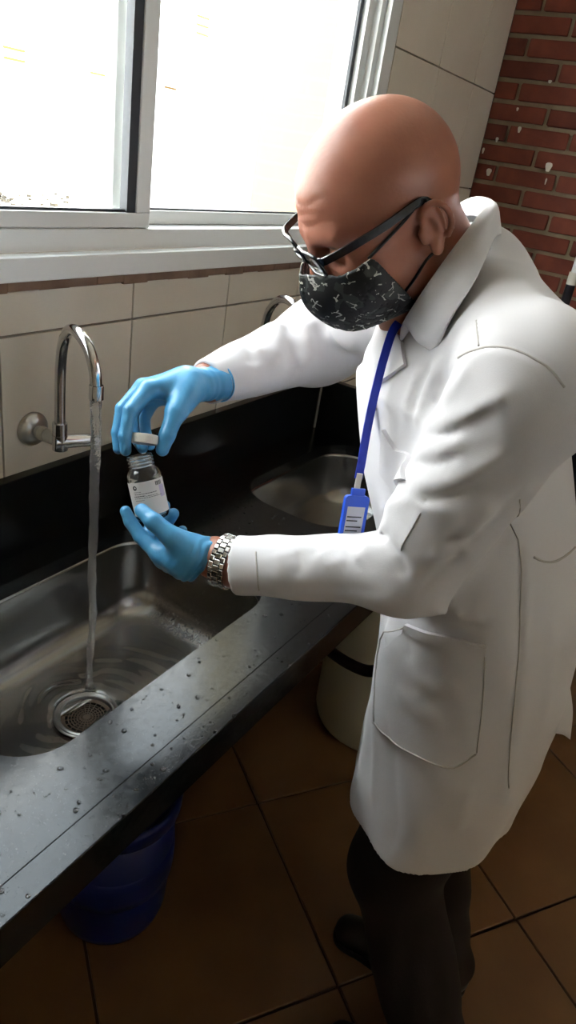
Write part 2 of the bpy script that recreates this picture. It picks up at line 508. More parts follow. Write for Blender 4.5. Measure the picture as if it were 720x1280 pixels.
def mask_mat():
    """black cloth printed with pale broken strokes and grey leaf shapes"""
    m = mat('printed_mask', '#0b0c0e', .55)
    nt = m.node_tree; b = nt.nodes['Principled BSDF']; tc = nt.nodes['Texture Coordinate']
    n0 = nt.nodes.new('ShaderNodeTexNoise'); n0.inputs['Scale'].default_value = 45; n0.inputs['Detail'].default_value = 3
    ad = nt.nodes.new('ShaderNodeMixRGB'); ad.blend_type = 'ADD'; ad.inputs['Fac'].default_value = .018
    nt.links.new(tc.outputs['Object'], n0.inputs['Vector'])
    nt.links.new(tc.outputs['Object'], ad.inputs['Color1']); nt.links.new(n0.outputs['Color'], ad.inputs['Color2'])
    v = nt.nodes.new('ShaderNodeTexVoronoi'); v.feature = 'DISTANCE_TO_EDGE'; v.inputs['Scale'].default_value = 80
    nt.links.new(ad.outputs[0], v.inputs['Vector'])
    l = nt.nodes.new('ShaderNodeMath'); l.operation = 'LESS_THAN'; l.inputs[1].default_value = .05
    nt.links.new(v.outputs['Distance'], l.inputs[0])
    n1 = nt.nodes.new('ShaderNodeTexNoise'); n1.inputs['Scale'].default_value = 95; nt.links.new(tc.outputs['Object'], n1.inputs['Vector'])
    g = nt.nodes.new('ShaderNodeMath'); g.operation = 'GREATER_THAN'; g.inputs[1].default_value = .56
    nt.links.new(n1.outputs['Fac'], g.inputs[0])
    ml = nt.nodes.new('ShaderNodeMath'); ml.operation = 'MULTIPLY'
    nt.links.new(l.outputs[0], ml.inputs[0]); nt.links.new(g.outputs[0], ml.inputs[1])
    v2 = nt.nodes.new('ShaderNodeTexVoronoi'); v2.inputs['Scale'].default_value = 75; nt.links.new(ad.outputs[0], v2.inputs['Vector'])
    g2 = nt.nodes.new('ShaderNodeSeparateColor'); nt.links.new(v2.outputs['Color'], g2.inputs[0])
    gt = nt.nodes.new('ShaderNodeMath'); gt.operation = 'GREATER_THAN'; gt.inputs[1].default_value = .72; nt.links.new(g2.outputs[0], gt.inputs[0])
    m1 = nt.nodes.new('ShaderNodeMixRGB'); m1.inputs['Color1'].default_value = rgb('#08090b'); m1.inputs['Color2'].default_value = rgb('#2f3231')
    nt.links.new(gt.outputs[0], m1.inputs['Fac'])
    m2 = nt.nodes.new('ShaderNodeMixRGB'); m2.inputs['Color2'].default_value = rgb('#b4b2aa')
    nt.links.new(ml.outputs[0], m2.inputs['Fac']); nt.links.new(m1.outputs[0], m2.inputs['Color1'])
    nt.links.new(m2.outputs[0], b.inputs['Base Color'])
    return m
M['mask'] = mask_mat()

# ------------------------------------------------------------------ the room
WY = .98            # tiled face of the window wall
RX = 2.78           # face of the brick wall
X0, X1, Y0, Y1, ZC = -1.6, RX, -2.6, WY, 2.8

def struct(o): o['kind'] = 'structure'; return o
fl = struct(MB().box((X0 - .2, Y0 - .2, -.15), (X1 + .2, Y1 + .2, -.008)).build('floor', M['floor_grout']))
struct(MB().box((X0 - .2, Y0 - .2, ZC), (X1 + .2, Y1 + .2, ZC + .15)).build('ceiling', M['plaster']))
struct(MB().box((X0 - .15, Y0 - .15, -.05), (X0, Y1 + .15, ZC)).build('wall_left', M['plaster']))
# added, unseen window in the wall behind the camera, for fill light
VX0, VX1, VZ0, VZ1 = -.2, 1.2, 1.78, 2.44
struct(MB().box((X0, Y0 - .15, -.05), (X1 + .15, Y0, VZ0)).box((X0, Y0 - .15, VZ1), (X1 + .15, Y0, ZC)).box((X0, Y0 - .15, VZ0), (VX0, Y0, VZ1)).box((VX1, Y0 - .15, VZ0), (X1 + .15, Y0, VZ1)).build('wall_front', M['plaster']))
wr = struct(MB().box((X1 + .012, Y0, -.05), (X1 + .15, Y1 + .15, ZC)).build('wall_right', M['mortar']))
WX0, WX1, WZ0, WZ1 = .10, 1.940, 1.40, 2.55        # window opening
w = MB()
yb, yf = WY + .16, WY + .008
w.box((X0, yf, -.05), (X1 + .012, yb, WZ0)).box((X0, yf, WZ1), (X1 + .012, yb, ZC))
w.box((X0, yf, WZ0), (WX0, yb, WZ1)).box((WX1, yf, WZ0), (X1 + .012, yb, WZ1))
wb = struct(w.build('wall_back', M['grout']))

# wall tiles, each a piece
TS = .305
full = None
def cut(r, c):
    """rectangle r minus rectangle c"""
    x0, z0, x1, z1 = r; a0, b0, a1, b1 = c
    if a0 >= x1 or a1 <= x0 or b0 >= z1 or b1 <= z0: return [r]
    out = []
    if z0 < b0: out.append((x0, z0, x1, b0))
    if z1 > b1: out.append((x0, b1, x1, z1))
    lo, hi = max(z0, b0), min(z1, b1)
    if x0 < a0: out.append((x0, lo, a0, hi))
    if x1 > a1: out.append((a1, lo, x1, hi))
    return out
for i in range(-3, 7):
    for j in range(-2, 4):
        x0 = 1.034 + i * TS; z0 = 1.287 + j * TS
        if x0 > X1: continue
        for (a, b, c, d) in cut((x0, z0, min(x0 + TS, X1 - .006), z0 + TS), (-1, 1.36, WX1 + .004, 2.7)):
            if c - a < .02 or d - b < .02: continue
            if abs(c - a - TS) < 1e-4 and abs(d - b - TS) < 1e-4:
                if full is None:
                    full = MB().box((.002, -.0, .002), (TS - .002, .012, TS - .002), .0012).build('tile', M['tile'], wb).data
                    t = bpy.data.objects[-1] if False else [o for o in bpy.data.objects if o.data == full][0]
                else:
                    t = bpy.data.objects.new('tile', full); COL.objects.link(t); t.parent = wb
                t.location = (a, WY - .001 + random.uniform(-.0008, .0008), b)
            else:
                MB().box((a + .002, WY - .001, b + .002), (c - .002, WY + .011, d - .002), .0012).build('tile', M['tile'], wb)
MB().box((X1 - .0065, WY - .0005, .9), (X1 - .0005, WY + .009, 2.6)).build('corner_joint', M['floor_grout'], wb)
# rough mortar line under the window
mv = MB()
for k in range(40):
    x = -.6 + k * .064
    mv.box((x, WY - .004 - random.uniform(0, .004), 1.357 + random.uniform(-.002, .003)), (x + .066, WY + .012, 1.381), .002)
mv.build('mortar_strip', M['mortar_strip'], wb)

# bricks of the right wall
BH, BL, JO = .0500, .205, .0145
bricks = []
for k in range(3):
    b = MB().box((0, 0, 0), (.03, BL, BH), .003).build('brick', M['brick'], wr)
    bm = bmesh.new(); bm.from_mesh(b.data)
    for q in bm.verts: q.co += Vector((random.uniform(-.002, .002), random.uniform(-.0025, .0025), random.uniform(-.0018, .0018)))
    bm.to_mesh(b.data); bm.free(); b.data.materials.clear(); b.data.materials.append(M['brick2'] if k == 2 else M['brick']); bricks.append(b)
used = set()
for j in range(34):
    z = .339 + j * (BH + JO); off = (j % 2) * .5 * (BL + JO) + random.uniform(-.012, .012) - .03
    y = .98 - off + (BL + JO) * 0
    y0 = WY + .10 - off
    while y0 > -.80:
        a, b = y0 - BL, y0
        y0 -= BL + JO
        if b <= -.70: break
        k = random.randrange(3)
        if b > WY:
            b = WY + .004
            if b - a < .03: continue
            o = MB().box((X1 + random.uniform(-.002, .002), a, z), (X1 + .03, b, z + BH), .003).build('brick', M['brick2'] if k == 2 else M['brick'], wr)
            continue
        if k not in used:
            used.add(k); o = bricks[k]
        else:
            o = bpy.data.objects.new('brick', bricks[k].data); COL.objects.link(o); o.parent = wr
        o.location = (X1 + random.uniform(-.003, .002), a, z)
for k, b in enumerate(bricks):
    if k not in used: bpy.data.objects.remove(b, do_unlink=True)
# splashes of white paint on the bricks
fm = MB()
for (y, z, ry, rz) in [(.725, 1.70, .011, .018), (.93, 1.655, .009, .015), (.72, 1.655, .003, .013), (.86, 1.80, .006, .012), (.80, 1.95, .006, .006), (.62, 1.845, .003, .008), (.93, 1.76, .005, .01), (.885, 1.86, .004, .007), (.97, 1.72, .004, .012)]:
    fm.add([(X1 - .0045, y + ry * math.cos(a) * (1 + .25 * math.sin(3 * a)), z + rz * math.sin(a) * (1 + .2 * math.cos(2 * a))) for a in np.linspace(0, 2 * math.pi, 14)[:-1]], [tuple(range(12, -1, -1))])
fm.build('paint_splash', M['fleck'], wr)

# floor tiles laid at an angle
FA = math.radians(56); FU = Vector((math.cos(FA), math.sin(FA), 0)); FN = Vector((math.sin(FA), -math.cos(FA), 0)); FS = .51
def clip_poly(poly, box):
    for (ax, val, sgn) in ((0, box[0], 1), (0, box[1], -1), (1, box[2], 1), (1, box[3], -1)):
        out = []
        for i in range(len(poly)):
            p, q = poly[i - 1], poly[i]
            ip = (p[ax] - val) * sgn >= 0; iq = (q[ax] - val) * sgn >= 0
            if ip != iq:
                t = (val - p[ax]) / (q[ax] - p[ax]); out.append((p[0] + (q[0] - p[0]) * t, p[1] + (q[1] - p[1]) * t))
            if iq: out.append(q)
        poly = out
        if not poly: return []
    return poly
for i in range(-8, 9):
    for j in range(-8, 9):
        n0 = .683 + i * FS; u0 = 1.205 + j * FS
        g = .0035
        pl = [FN * (n0 + a) + FU * (u0 + b) for a, b in ((g, g), (FS - g, g), (FS - g, FS - g), (g, FS - g))]
        pl = clip_poly([(p.x, p.y) for p in pl], (.0, X1 - .001, -1.2, Y1 - .001))
        if len(pl) < 3: continue
        ar = abs(sum(pl[k - 1][0] * pl[k][1] - pl[k][0] * pl[k - 1][1] for k in range(len(pl)))) / 2
        if ar < .002: continue
        n = len(pl); dz = random.uniform(-.0006, .0006)
        cx = sum(p[0] for p in pl) / n; cy = sum(p[1] for p in pl) / n
        v = [(p[0], p[1], -.009) for p in pl] + [(p[0], p[1], -.001 + dz) for p in pl] + [(p[0] + (cx - p[0]) * .006, p[1] + (cy - p[1]) * .006, 0 + dz) for p in pl]
        s = sum(pl[k - 1][0] * pl[k][1] - pl[k][0] * pl[k - 1][1] for k in range(n)) > 0
        f = [tuple(range(2 * n, 3 * n))]
        for r in (0, n):
            for k in range(n):
                k2 = (k + 1) % n; f.append((r + k, r + k2, r + n + k2, r + n + k))
        if not s: f = [tuple(reversed(q)) for q in f]
        mk('floor_tile', v, f, M['floor_tile'], fl)
# floor under the rest of the room
MB().box((X0, Y0, -.009), (X1, -1.2, -.001)).box((X0, -1.2, -.009), (0, Y1, -.001)).build('floor_tile', M['floor_tile'], fl)

# ------------------------------------------------------------------ window
win = struct(MB().box((WX0, WY + .005, 1.417), (WX1, WY + .11, 1.452)).box((WX0, WY + .005, 2.50), (WX1, WY + .11, WZ1)).box((WX0, WY + .005, 1.452), (WX0 + .04, WY + .11, 2.50))
             .box((1.885, WY - .004, 1.417), (WX1, WY + .11, WZ1)).box((1.862, WY + .012, 1.452), (1.885, WY + .11, 2.50)).box((1.83, WY + .03, 1.452), (1.862, WY + .11, 2.50)).build('window_1', M['alu']))
def sash(x0, x1, y, st0, st1, rail):
    s = MB().box((x0, y, 1.453), (x1, y + .026, 1.453 + rail), .002).box((x0, y, 2.45), (x1, y + .026, 2.499), .002)
    s.box((x0, y, 1.453 + rail), (x0 + st0, y + .026, 2.45), .002).box((x1 - st1, y, 1.453 + rail), (x1, y + .026, 2.45), .002)
    sa = s.build('sash', M['alu'], win)
    MB().box((x0 + st0 - .004, y + .011, 1.453 + rail - .004), (x1 - st1 + .004, y + .015, 2.454)).build('pane', M['pane'], sa)
    return sa
s1 = sash(.14, 1.082, WY + .012, .04, .036, .026)
MB().box((1.024, WY + .016, 1.479), (1.046, WY + .034, 2.45)).box((.18, WY + .020, 1.479), (1.024, WY + .034, 1.4835)).build('gasket', M['gasket'], s1)
s2 = sash(1.022, 1.83, WY + .052, .033, .016, .026)
MB().box((1.815, WY + .045, 1.479), (1.83, WY + .075, 2.45)).box((1.055, WY + .058, 1.479), (1.815, WY + .070, 1.4825)).build('gasket', M['gasket'], s2)
struct(MB().box((WX0 - .1, WY - .028, 1.379), (WX1 - .0, WY + .004, 1.417), .002).build('trim_1', M['alu']))

w2 = MB().box((VX0, Y0 - .10, VZ0), (VX1, Y0 - .04, VZ0 + .05)).box((VX0, Y0 - .10, VZ1 - .05), (VX1, Y0 - .04, VZ1))
for k in range(4):
    x = VX0 + k * (VX1 - VX0 - .05) / 3
    w2.box((x, Y0 - .0999, VZ0), (x + .05, Y0 - .0401, VZ1))
fill_win = struct(w2.build('window_fill', M['alu']))  # frame of the added fill window
MB().box((VX0 + .01, Y0 - .072, VZ0 + .01), (VX1 - .01, Y0 - .068, VZ1 - .01)).build('pane', M['pane'], fill_win)
# added there, unseen: roof to keep the sun out, ground to bounce light
struct(MB().box((-9, Y0 - 2.6, 2.86), (9, Y0 - .15, 2.96)).build('ceiling_sunshade', M['plaster']))
struct(MB().box((-25, -30, -.25), (25, Y0 - .15, -.15)).build('floor_bounce', M['bounce_yard']))
# ------------------------------------------------------------------ outside: the neighbour's sunlit wall
OW = 2.7
struct(MB().box((-5, .98 + .4, -.3), (8, OW + .2, -.1)).build('floor_outside', M['ext_rough']))
nw = struct(MB().box((-5, OW, -.1), (8, OW + .2, 4.0)).build('wall_outside', M['ext']))
def course(x, z, n, wd):
    b = MB()
    for k in range(n):
        b.box((x, OW - .006, z - k * .035), (x + wd, OW + .01, z - k * .035 + .008))
    b.build('clay_brick', M['ext_brick'], nw)
for (x, z, n, wd) in [(1.43, 2.05, 3, .15), (1.62, 2.06, 2, .06), (1.15, 2.06, 1, .05), (2.95, 2.36, 3, .16), (3.15, 2.38, 3, .10), (3.2, 2.12, 3, .09), (2.08, 1.80, 2, .1), (2.52, 1.78, 1, .1), (2.62, 1.74, 2, .08), (3.0, 1.79, 1, .08), (3.15, 2.26, 1, .05)]:
    course(x, z, n, wd)
# rough band low on that wall
rb = MB()
for k in range(700):
    x = random.uniform(.6, 2.4); z = 1.18 + abs(random.gauss(0, .10 if x < 1.75 else .05)); r = random.uniform(.004, .013)
    rb.box((x, OW - random.uniform(.002, .012), z), (x + r * 1.6, OW + .01, z + r * random.uniform(.4, 1)))
rb = rb.build('rough_render', M['ext_dark'], nw); rb['kind'] = 'stuff'
struct(MB().box((2.545, 1.50, -.1), (3.0, 1.80, 3.2)).build('trim_2', M['pillar']))

# ------------------------------------------------------------------ granite counter with two sinks
CZ, CT = .88, .03
CX0, CX1, CY0, CY1 = -.5, 1.85, .396, WY - .002
def rrect(x0, x1, y0, y1, r, n=8):
    out = []
    for cx, cy, a0 in ((x1 - r, y1 - r, 0), (x0 + r, y1 - r, 90), (x0 + r, y0 + r, 180), (x1 - r, y0 + r, 270)):
        for k in range(n + 1):
            a = math.radians(a0 + 90 * k / n); out.append((cx + r * math.cos(a), cy + r * math.sin(a)))
    return out
S1 = (.405, 1.00, .538, .895); S2 = (1.28, 1.80, .55, .86)
ct = thing('counter', 'long black granite counter with raised front edge running under the window', 'counter', (.7, .69, CZ - CT))
def plate(name, outer, holes, z0, z1, m, parent):
    bm = bmesh.new(); loops = []
    for lp in [outer] + holes:
        vs_ = [bm.verts.new((x, y, z1)) for x, y in lp]; loops.append(vs_)
        for i in range(len(vs_)): bm.edges.new((vs_[i - 1], vs_[i]))
    bmesh.ops.triangle_fill(bm, edges=bm.edges[:], use_beauty=True, normal=(0, 0, 1))
    bm.verts.index_update()
    top = [(v.co.x, v.co.y, z1) for v in bm.verts]; n = len(top)
    f = []
    for q in bm.faces:
        ids = [v.index for v in q.verts]
        if q.normal.z < 0: ids.reverse()
        f.append(tuple(ids)); f.append(tuple(i + n for i in reversed(ids)))
    k = 0
    for li, lp in enumerate(loops):
        ids = [v.index for v in lp]
        for i in range(len(ids)):
            a, b = ids[i - 1], ids[i]
            f.append((a, a + n, b + n, b) if (li == 0) else (b, b + n, a + n, a) if False else (a, a + n, b + n, b))
    bm.free()
    ob = mk(name, top + [(x, y, z0) for x, y, z in top], f, m, parent)
    bm2 = bmesh.new(); bm2.from_mesh(ob.data); bmesh.ops.recalc_face_normals(bm2, faces=bm2.faces[:]); bm2.to_mesh(ob.data); bm2.free()
    return ob
plate('worktop', [(CX0, CY0 + .0415), (CX1, CY0 + .0415), (CX1, CY1), (CX0, CY1)], [rrect(S1[0], S1[1], S1[2], S1[3], .085), rrect(S2[0], S2[1], S2[2], S2[3], .11)], CZ - CT, CZ, M['granite'], ct)
MB().box((CX0, CY0, CZ - .062), (CX1, CY0 + .0395, CZ + .004), .002).build('edge_strip', M['granite'], ct)
MB().box((CX0, CY1 - .022, CZ + .0005), (CX1 - .022, CY1, 1.037), .0015).build('backsplash', M['granite'], ct)
MB().box((CX1 - .022, CY0 + .06, CZ + .0005), (CX1, CY1 - .0225, 1.037), .0015).build('side_splash', M['granite'], ct)
MB().tube([(CX1 - .024, CY1 - .0235, CZ), (CX1 - .024, CY1 - .0235, 1.036)], .0035, 8).build('sealant_bead', M['sealant'], ct)

def sink(name, label, S, cz, depth, drain, rr):
    x0, x1, y0, y1 = S
    t = thing(name, label, 'sink', ((x0 + x1) / 2, (y0 + y1) / 2, cz - depth - .03))
    zt = CZ - CT - .0005
    dx, dy = drain; zb = zt - depth
    prof = [(-.012, 0.), (.0, 0.0), (.001, .006), (.004, .04), (.010, depth * .62), (.018, depth * .78), (.030, depth * .89), (.046, depth * .955), (.066, depth * .985), (.09, depth * .992)]
    N = 8; v = []; f = []; rings = []
    for (ins_, dz) in prof:
        r = max(rr - ins_ * .55, .02)
        rings.append([(x, y, zt - dz) for x, y in rrect(x0 + ins_, x1 - ins_, y0 + ins_, y1 - ins_, r, N)])
    last = rings[-1]; m_ = len(last)
    for k in range(1, 9):
        tt = k / 8
        rings.append([((1 - tt) * p[0] + tt * (dx + .050 * math.cos(math.atan2(p[1] - dy, p[0] - dx))), (1 - tt) * p[1] + tt * (dy + .050 * math.sin(math.atan2(p[1] - dy, p[0] - dx))), zb + depth * .008 - .007 * tt) for p in last])
    for r in rings: v += r
    for i in range(len(rings) - 1):
        for k in range(m_):
            k2 = (k + 1) % m_; f.append((i * m_ + k, i * m_ + k2, (i + 1) * m_ + k2, (i + 1) * m_ + k))
    b = mk('basin', v, f, M['steel'], t, True)
    sol = b.modifiers.new('thick', 'SOLIDIFY'); sol.thickness = .0012; sol.offset = -1 if False else 1
    zd = zb + .001
    dr = MB().lathe([(.0435, -.010), (.0445, -.001), (.0465, .0012), (.0485, -.0012), (.0505, -.0012), (.0525, .0014), (.0550, .0014), (.0570, -.0005)], (dx, dy, zd), n=48).build('drain_ring', M['ring_steel'], t, True)
    MB().lathe([(.045, -.004), (.044, -.03), (.0, -.03)], (dx, dy, zd), n=32).build('drain_cup', M['black_rubber'], dr, True)
    st = MB().lathe([(.0440, -.006), (.0440, -.008), (.037, -.0085), (.037, -.0065), (.0440, -.006)], (dx, dy, zd), n=40)
    st.lathe([(.0, -.006), (.006, -.006), (.006, -.009), (0, -.009)], (dx, dy, zd), n=20)
    for rr_ in (.011, .016, .021, .026, .031):
        st.lathe([(rr_ + .001, -.0065), (rr_ + .001, -.008), (rr_ - .001, -.008), (rr_ - .001, -.0065), (rr_ + .001, -.0065)], (dx, dy, zd), n=36)
    for k in range(20):
        a = k * math.pi / 10; c, s_ = math.cos(a), math.sin(a)
        st.obox((dx + .022 * c, dy + .022 * s_, zd - .007), (.0165 * c, .0165 * s_, 0), (-.0007 * s_, .0007 * c, 0), (0, 0, .0008))
    st.build('strainer', M['strainer'], dr, auto=40)
    return t, zb
DR = (.668, .697)
sk, ZB = sink('sink', 'near steel sink with running water swirling around its drain', S1, CZ, .155, DR, .085)
sink('sink', 'far steel sink half hidden behind the lanyard badge', S2, CZ, .15, (1.55, .70), .11)

# ------------------------------------------------------------------ taps
def tap(dx, label):
    t = thing('tap', label, 'tap', (.79 + dx, WY - .001, 1.115))
    o = Vector((.79 + dx, 0, 0))
    def q(x, y, z): return (x + dx, y, z)
    MB().lathe([(.0, .0), (.031, .0), (.032, .004), (.029, .010), (.019, .016), (.0135, .018), (.0, .018)], q(.79, WY - .001, 1.115), (0, -1, 0)).build('wall_flange', M['chrome_dull'], t, True)
    MB().tube([q(.79, WY - .01, 1.115), q(.79, .905, 1.115)], .0115, 20).build('inlet_pipe', M['chrome_dull'], t, auto=40)
    MB().tube([q(.79, .952, 1.115), q(.79, .940, 1.115)], .0132, 20).build('thread_tape', M['white_tape'], t, auto=40)
    b = MB().tube([q(.782, .909, 1.115), q(.805, .898, 1.1148), q(.845, .880, 1.1135)], [.0145, .0125, .0115], 20)
    b.tube([q(.79, .905, 1.100), q(.79, .905, 1.128)], .0135, 20)
    b.build('valve_body', M['chrome'], t, auto=40)
    MB().tube([q(.845, .880, 1.113), q(.852, .877, 1.113)], .014, 20).build('valve_cap', M['chrome'], t, auto=40)
    h = MB().tube([q(.846, .880, 1.118), q(.846, .880, 1.146)], [.004, .0055], 12)
    h.build('handle', M['chrome'], t, auto=40)
    MB().tube([q(.79, .905, 1.128), q(.79, .905, 1.150)], .0128, 20).build('collar', M['chrome'], t, auto=40)
    sp = catmull([q(.79, .905, 1.145), q(.79, .905, 1.20), q(.789, .902, 1.25), q(.783, .889, 1.295), q(.770, .860, 1.325), q(.754, .823, 1.332), q(.746, .792, 1.318), q(.740, .772, 1.29), q(.7385, .766, 1.262)], 8)
    MB().tube(sp, .0092, 20).build('spout', M['chrome'], t, True)
    MB().lathe([(.0, .0), (.0085, .0), (.0112, .0), (.0112, .020), (.0105, .022), (.0092, .022)], q(.7383, .7655, 1.247)).build('aerator', M['chrome'], t, auto=40)
    return t
tap(0, 'near chrome wall tap with arched spout, running into the sink')
tap(.60, 'far chrome wall tap half hidden behind the raised white sleeve')

# water: the stream and the film swirling on the sink floor
sx, sy = .7383, .7655
pts = []; rs = []
for k in range(60):
    tt = k / 59; z = 1.247 - tt * (1.247 - ZB - .004)
    pts.append((sx - .024 * tt + .0015 * math.sin(tt * 19), sy - .028 * tt + .0015 * math.cos(tt * 14), z))
    rs.append((.0088 - .0032 * tt) * (1 + .16 * math.sin(tt * 47) * tt + .07 * math.sin(tt * 111)))
rs[-1] = .010; rs[-2] = .007
tag(MB().tube(pts, rs, 14).build('water_stream', M['stream'], None, True, base=(pts[-1][0], pts[-1][1], ZB)), 'clear stream of water falling from the near tap into the sink', 'water')
def film(r, a):
    return .0014 + .0008 * math.sin(r * 260 - 2.0 * a + 2 * math.sin(3 * a)) * math.exp(-r * 6) + .0006 * math.sin(r * 150 + 3 * a + 1.1 + 1.5 * math.sin(5 * a + r * 30))
fv = []; ff = []; NR, NA = 44, 120
for i in range(NR):
    for k in range(NA):
        a = 2 * math.pi * k / NA; ca, sa = math.cos(a), math.sin(a)
        # distance to the inset sink floor rectangle along this direction
        hx = ((S1[1] - .062 - DR[0]) if ca > 0 else (DR[0] - S1[0] - .062)) / max(abs(ca), 1e-6)
        hy = ((S1[3] - .062 - DR[1]) if sa > 0 else (DR[1] - S1[2] - .062)) / max(abs(sa), 1e-6)
        R = (hx ** -6 + hy ** -6) ** (-1 / 6); r = .058 + (R - .058) * i / (NR - 1)
        slope = .0012 + .0062 * min(1, max(0, (r - .04) / (R - .04 + 1e-6)))
        edge = min(1, (NR - 1 - i) / 5) * min(1, (i + 1) / 3)
        fv.append((DR[0] + r * ca, DR[1] + r * sa, ZB + slope + .0004 + film(r, a) * edge))
for i in range(NR - 1):
    for k in range(NA):
        k2 = (k + 1) % NA; ff.append((i * NA + k, i * NA + k2, (i + 1) * NA + k2, (i + 1) * NA + k))
wf = mk('water_film', fv, ff, M['film'], None, True, base=(DR[0], DR[1], ZB))
tag(wf, 'thin swirling sheet of water around the drain of the near sink', 'water', kind='stuff')

# droplets on granite and on the sink's right slope
def droplet(mb, c, n, r, h):
    c = Vector(c); n = Vector(n).normalized(); a = n.orthogonal().normalized(); b = n.cross(a); s = random.uniform(.75, 1.3); K = 10
    ring = [(r, 0), (r * .92, h * .45), (r * .62, h * .85)]
    v = [c + a * (q * s * math.cos(2 * math.pi * k / K)) + b * (q / s * math.sin(2 * math.pi * k / K)) + n * hh for q, hh in ring for k in range(K)] + [c + n * h]
    f = [(i * K + k, i * K + (k + 1) % K, (i + 1) * K + (k + 1) % K, (i + 1) * K + k) for i in range(2) for k in range(K)] + [(2 * K + k, 2 * K + (k + 1) % K, 3 * K) for k in range(K)]
    mb.add(v, f)
db = MB()
for k in range(330):
    x = random.uniform(.22, 1.25); y = random.choice([random.uniform(.398, .53), random.uniform(.398, .53), random.uniform(.90, .945)])
    r = random.choice([.0009, .0012, .0016, .0022, .0035]) * random.uniform(.7, 1.2)
    z = CZ + (.0042 if y < .435 else .0001)
    if abs(y - .436) < .006: continue
    droplet(db, (x, y, z), (0, 0, 1), r, r * .5)
for k in range(120):
    x = random.uniform(1.03, 1.26); y = random.uniform(.45, .9); r = random.uniform(.001, .003)
    droplet(db, (x, y, CZ + .0001), (0, 0, 1), r, r * .5)
d1 = db.build('water_droplets', M['drop'], None, True, base=(.7, .5, CZ))
tag(d1, 'loose water droplets scattered over the black granite counter top', 'droplets', kind='stuff')
db = MB()
for k in range(700):
    tt = random.random(); y = random.uniform(.60, .86)
    ins_ = .005 + .06 * tt; dz = np.interp(ins_, [.004, .010, .018, .030, .046, .066], [.04, .155 * .62, .155 * .78, .155 * .89, .155 * .955, .155 * .985])
    r = random.choice([.0012, .0016, .002, .0032]) * random.uniform(.7, 1.2)
    g = np.interp(ins_, [.004, .018, .03, .046, .066], [.05, .45, 1., 2.2, 8])
    droplet(db, (S1[1] - ins_ - .0006, y, CZ - CT - dz + .0012), (-1, 0, g), r, r * .6)
d2 = db.build('water_droplets', M['drop'], None, True, base=(.97, .7, .75))
tag(d2, 'beaded water droplets on the right slope of the near steel sink', 'droplets', kind='stuff')

# ------------------------------------------------------------------ things on the floor and by the brick wall
BX, BY = .785, .722
bk = thing('bucket', 'dark blue plastic bucket on the floor under the counter', 'bucket', (BX, BY, 0))
MB().lathe([(0, .002), (.075, .002), (.100, .008), (.116, .026), (.122, .05), (.126, .15), (.130, .38), (.126, .38), (.120, .06), (.10, .03), (0, .02)], (BX, BY, 0), n=56).build('body', M['bucket'], bk, True)
MB().lathe([(.126, .155), (.131, .16), (.1325, .185), (.1325, .215), (.131, .24), (.127, .245)], (BX, BY, 0), n=56).build('band', M['bucket'], bk, True)
MB().lathe([(.129, .35), (.137, .355), (.139, .387), (.135, .395), (.126, .392), (.126, .365)], (BX, BY, 0), n=56).build('rim', M['bucket'], bk, True)
for s in (-1, 1):
    MB().tube([(BX + s * .131, BY, .367), (BX + s * .150, BY, .367)], .012, 14).build('handle_lug', M['bucket'], bk, auto=40)
MB().tube(catmull([(BX + s_ * .148, BY + dy_, z_) for s_, dy_, z_ in ((-1, 0, .367), (-.9, .075, .397), (0, .12, .402), (.9, .075, .397), (1, 0, .367))], 8), .004, 8).build('handle', M['dark_metal'], bk, True)

dm = thing('drum', 'pale plastic drum with a black hose standing behind the white coat', 'drum', (1.775, .525, 0))
MB().lathe([(0, .0), (.165, .0), (.185, .01), (.195, .04), (.2, .30), (.2, .62), (.192, .66), (.15, .69), (.06, .70), (0, .70)], (1.775, .525, 0), n=56).build('body', M['drum'], dm, True)
MB().lathe([(0, .70), (.052, .70), (.055, .705), (.055, .73), (.05, .735), (0, .735)], (1.775, .525, 0), n=32).build('lid', M['white_tape'], dm, True)
hose = catmull([(1.2127, 0.5101, 0.6320), (1.1817, 0.4429, 0.6475), (1.1536, 0.3818, 0.6739), (1.1711, 0.3549, 0.6787)], 8)
tag(MB().tube(hose, .013, 14).build('hose', M['black_rubber'], None, True, base=hose[-1]), 'black hose hanging from under the counter beside the white coat', 'hose')

ps = thing('metal_stand', 'dark metal stand against the brick wall at the right edge of the picture', 'stand', (2.62, .50, 0))
MB().tube([(2.62, .50, .02), (2.62, .50, 1.36)], .016, 14).build('post', M['dark_metal'], ps, auto=40)
MB().tube([(2.62, .50, 1.36), (2.62, .50, 1.40)], .0165, 14).build('highlight_band', M['white_tape'], ps, auto=40)  # white band stands in for the highlight on the dark post
MB().tube([(2.62, .50, 1.40), (2.62, .50, 1.47)], .012, 14).build('top_post', M['alu'], ps, auto=40)
MB().box((2.55, .36, 0), (2.69, .64, .02), .004).build('foot_plate', M['dark_metal'], ps)
MB().box((2.60, .22, .25), (2.64, .488, 1.26), .004).build('side_panel', M['dark_metal'], ps)
#PERSON
# ------------------------------------------------------------------ the man
man = thing('person', 'bald person in white coat, face mask, glasses and blue gloves bending over the sink', 'person', (.99, .1, 0))
HIP_L = (.925, .13, .92); KN_L = (.905, .15, .50); AN_L = (.875, -.055, .085)
HIP_R = (1.09, .14, .92); KN_R = (1.085, .165, .50); AN_R = (1.105, .035, .085)

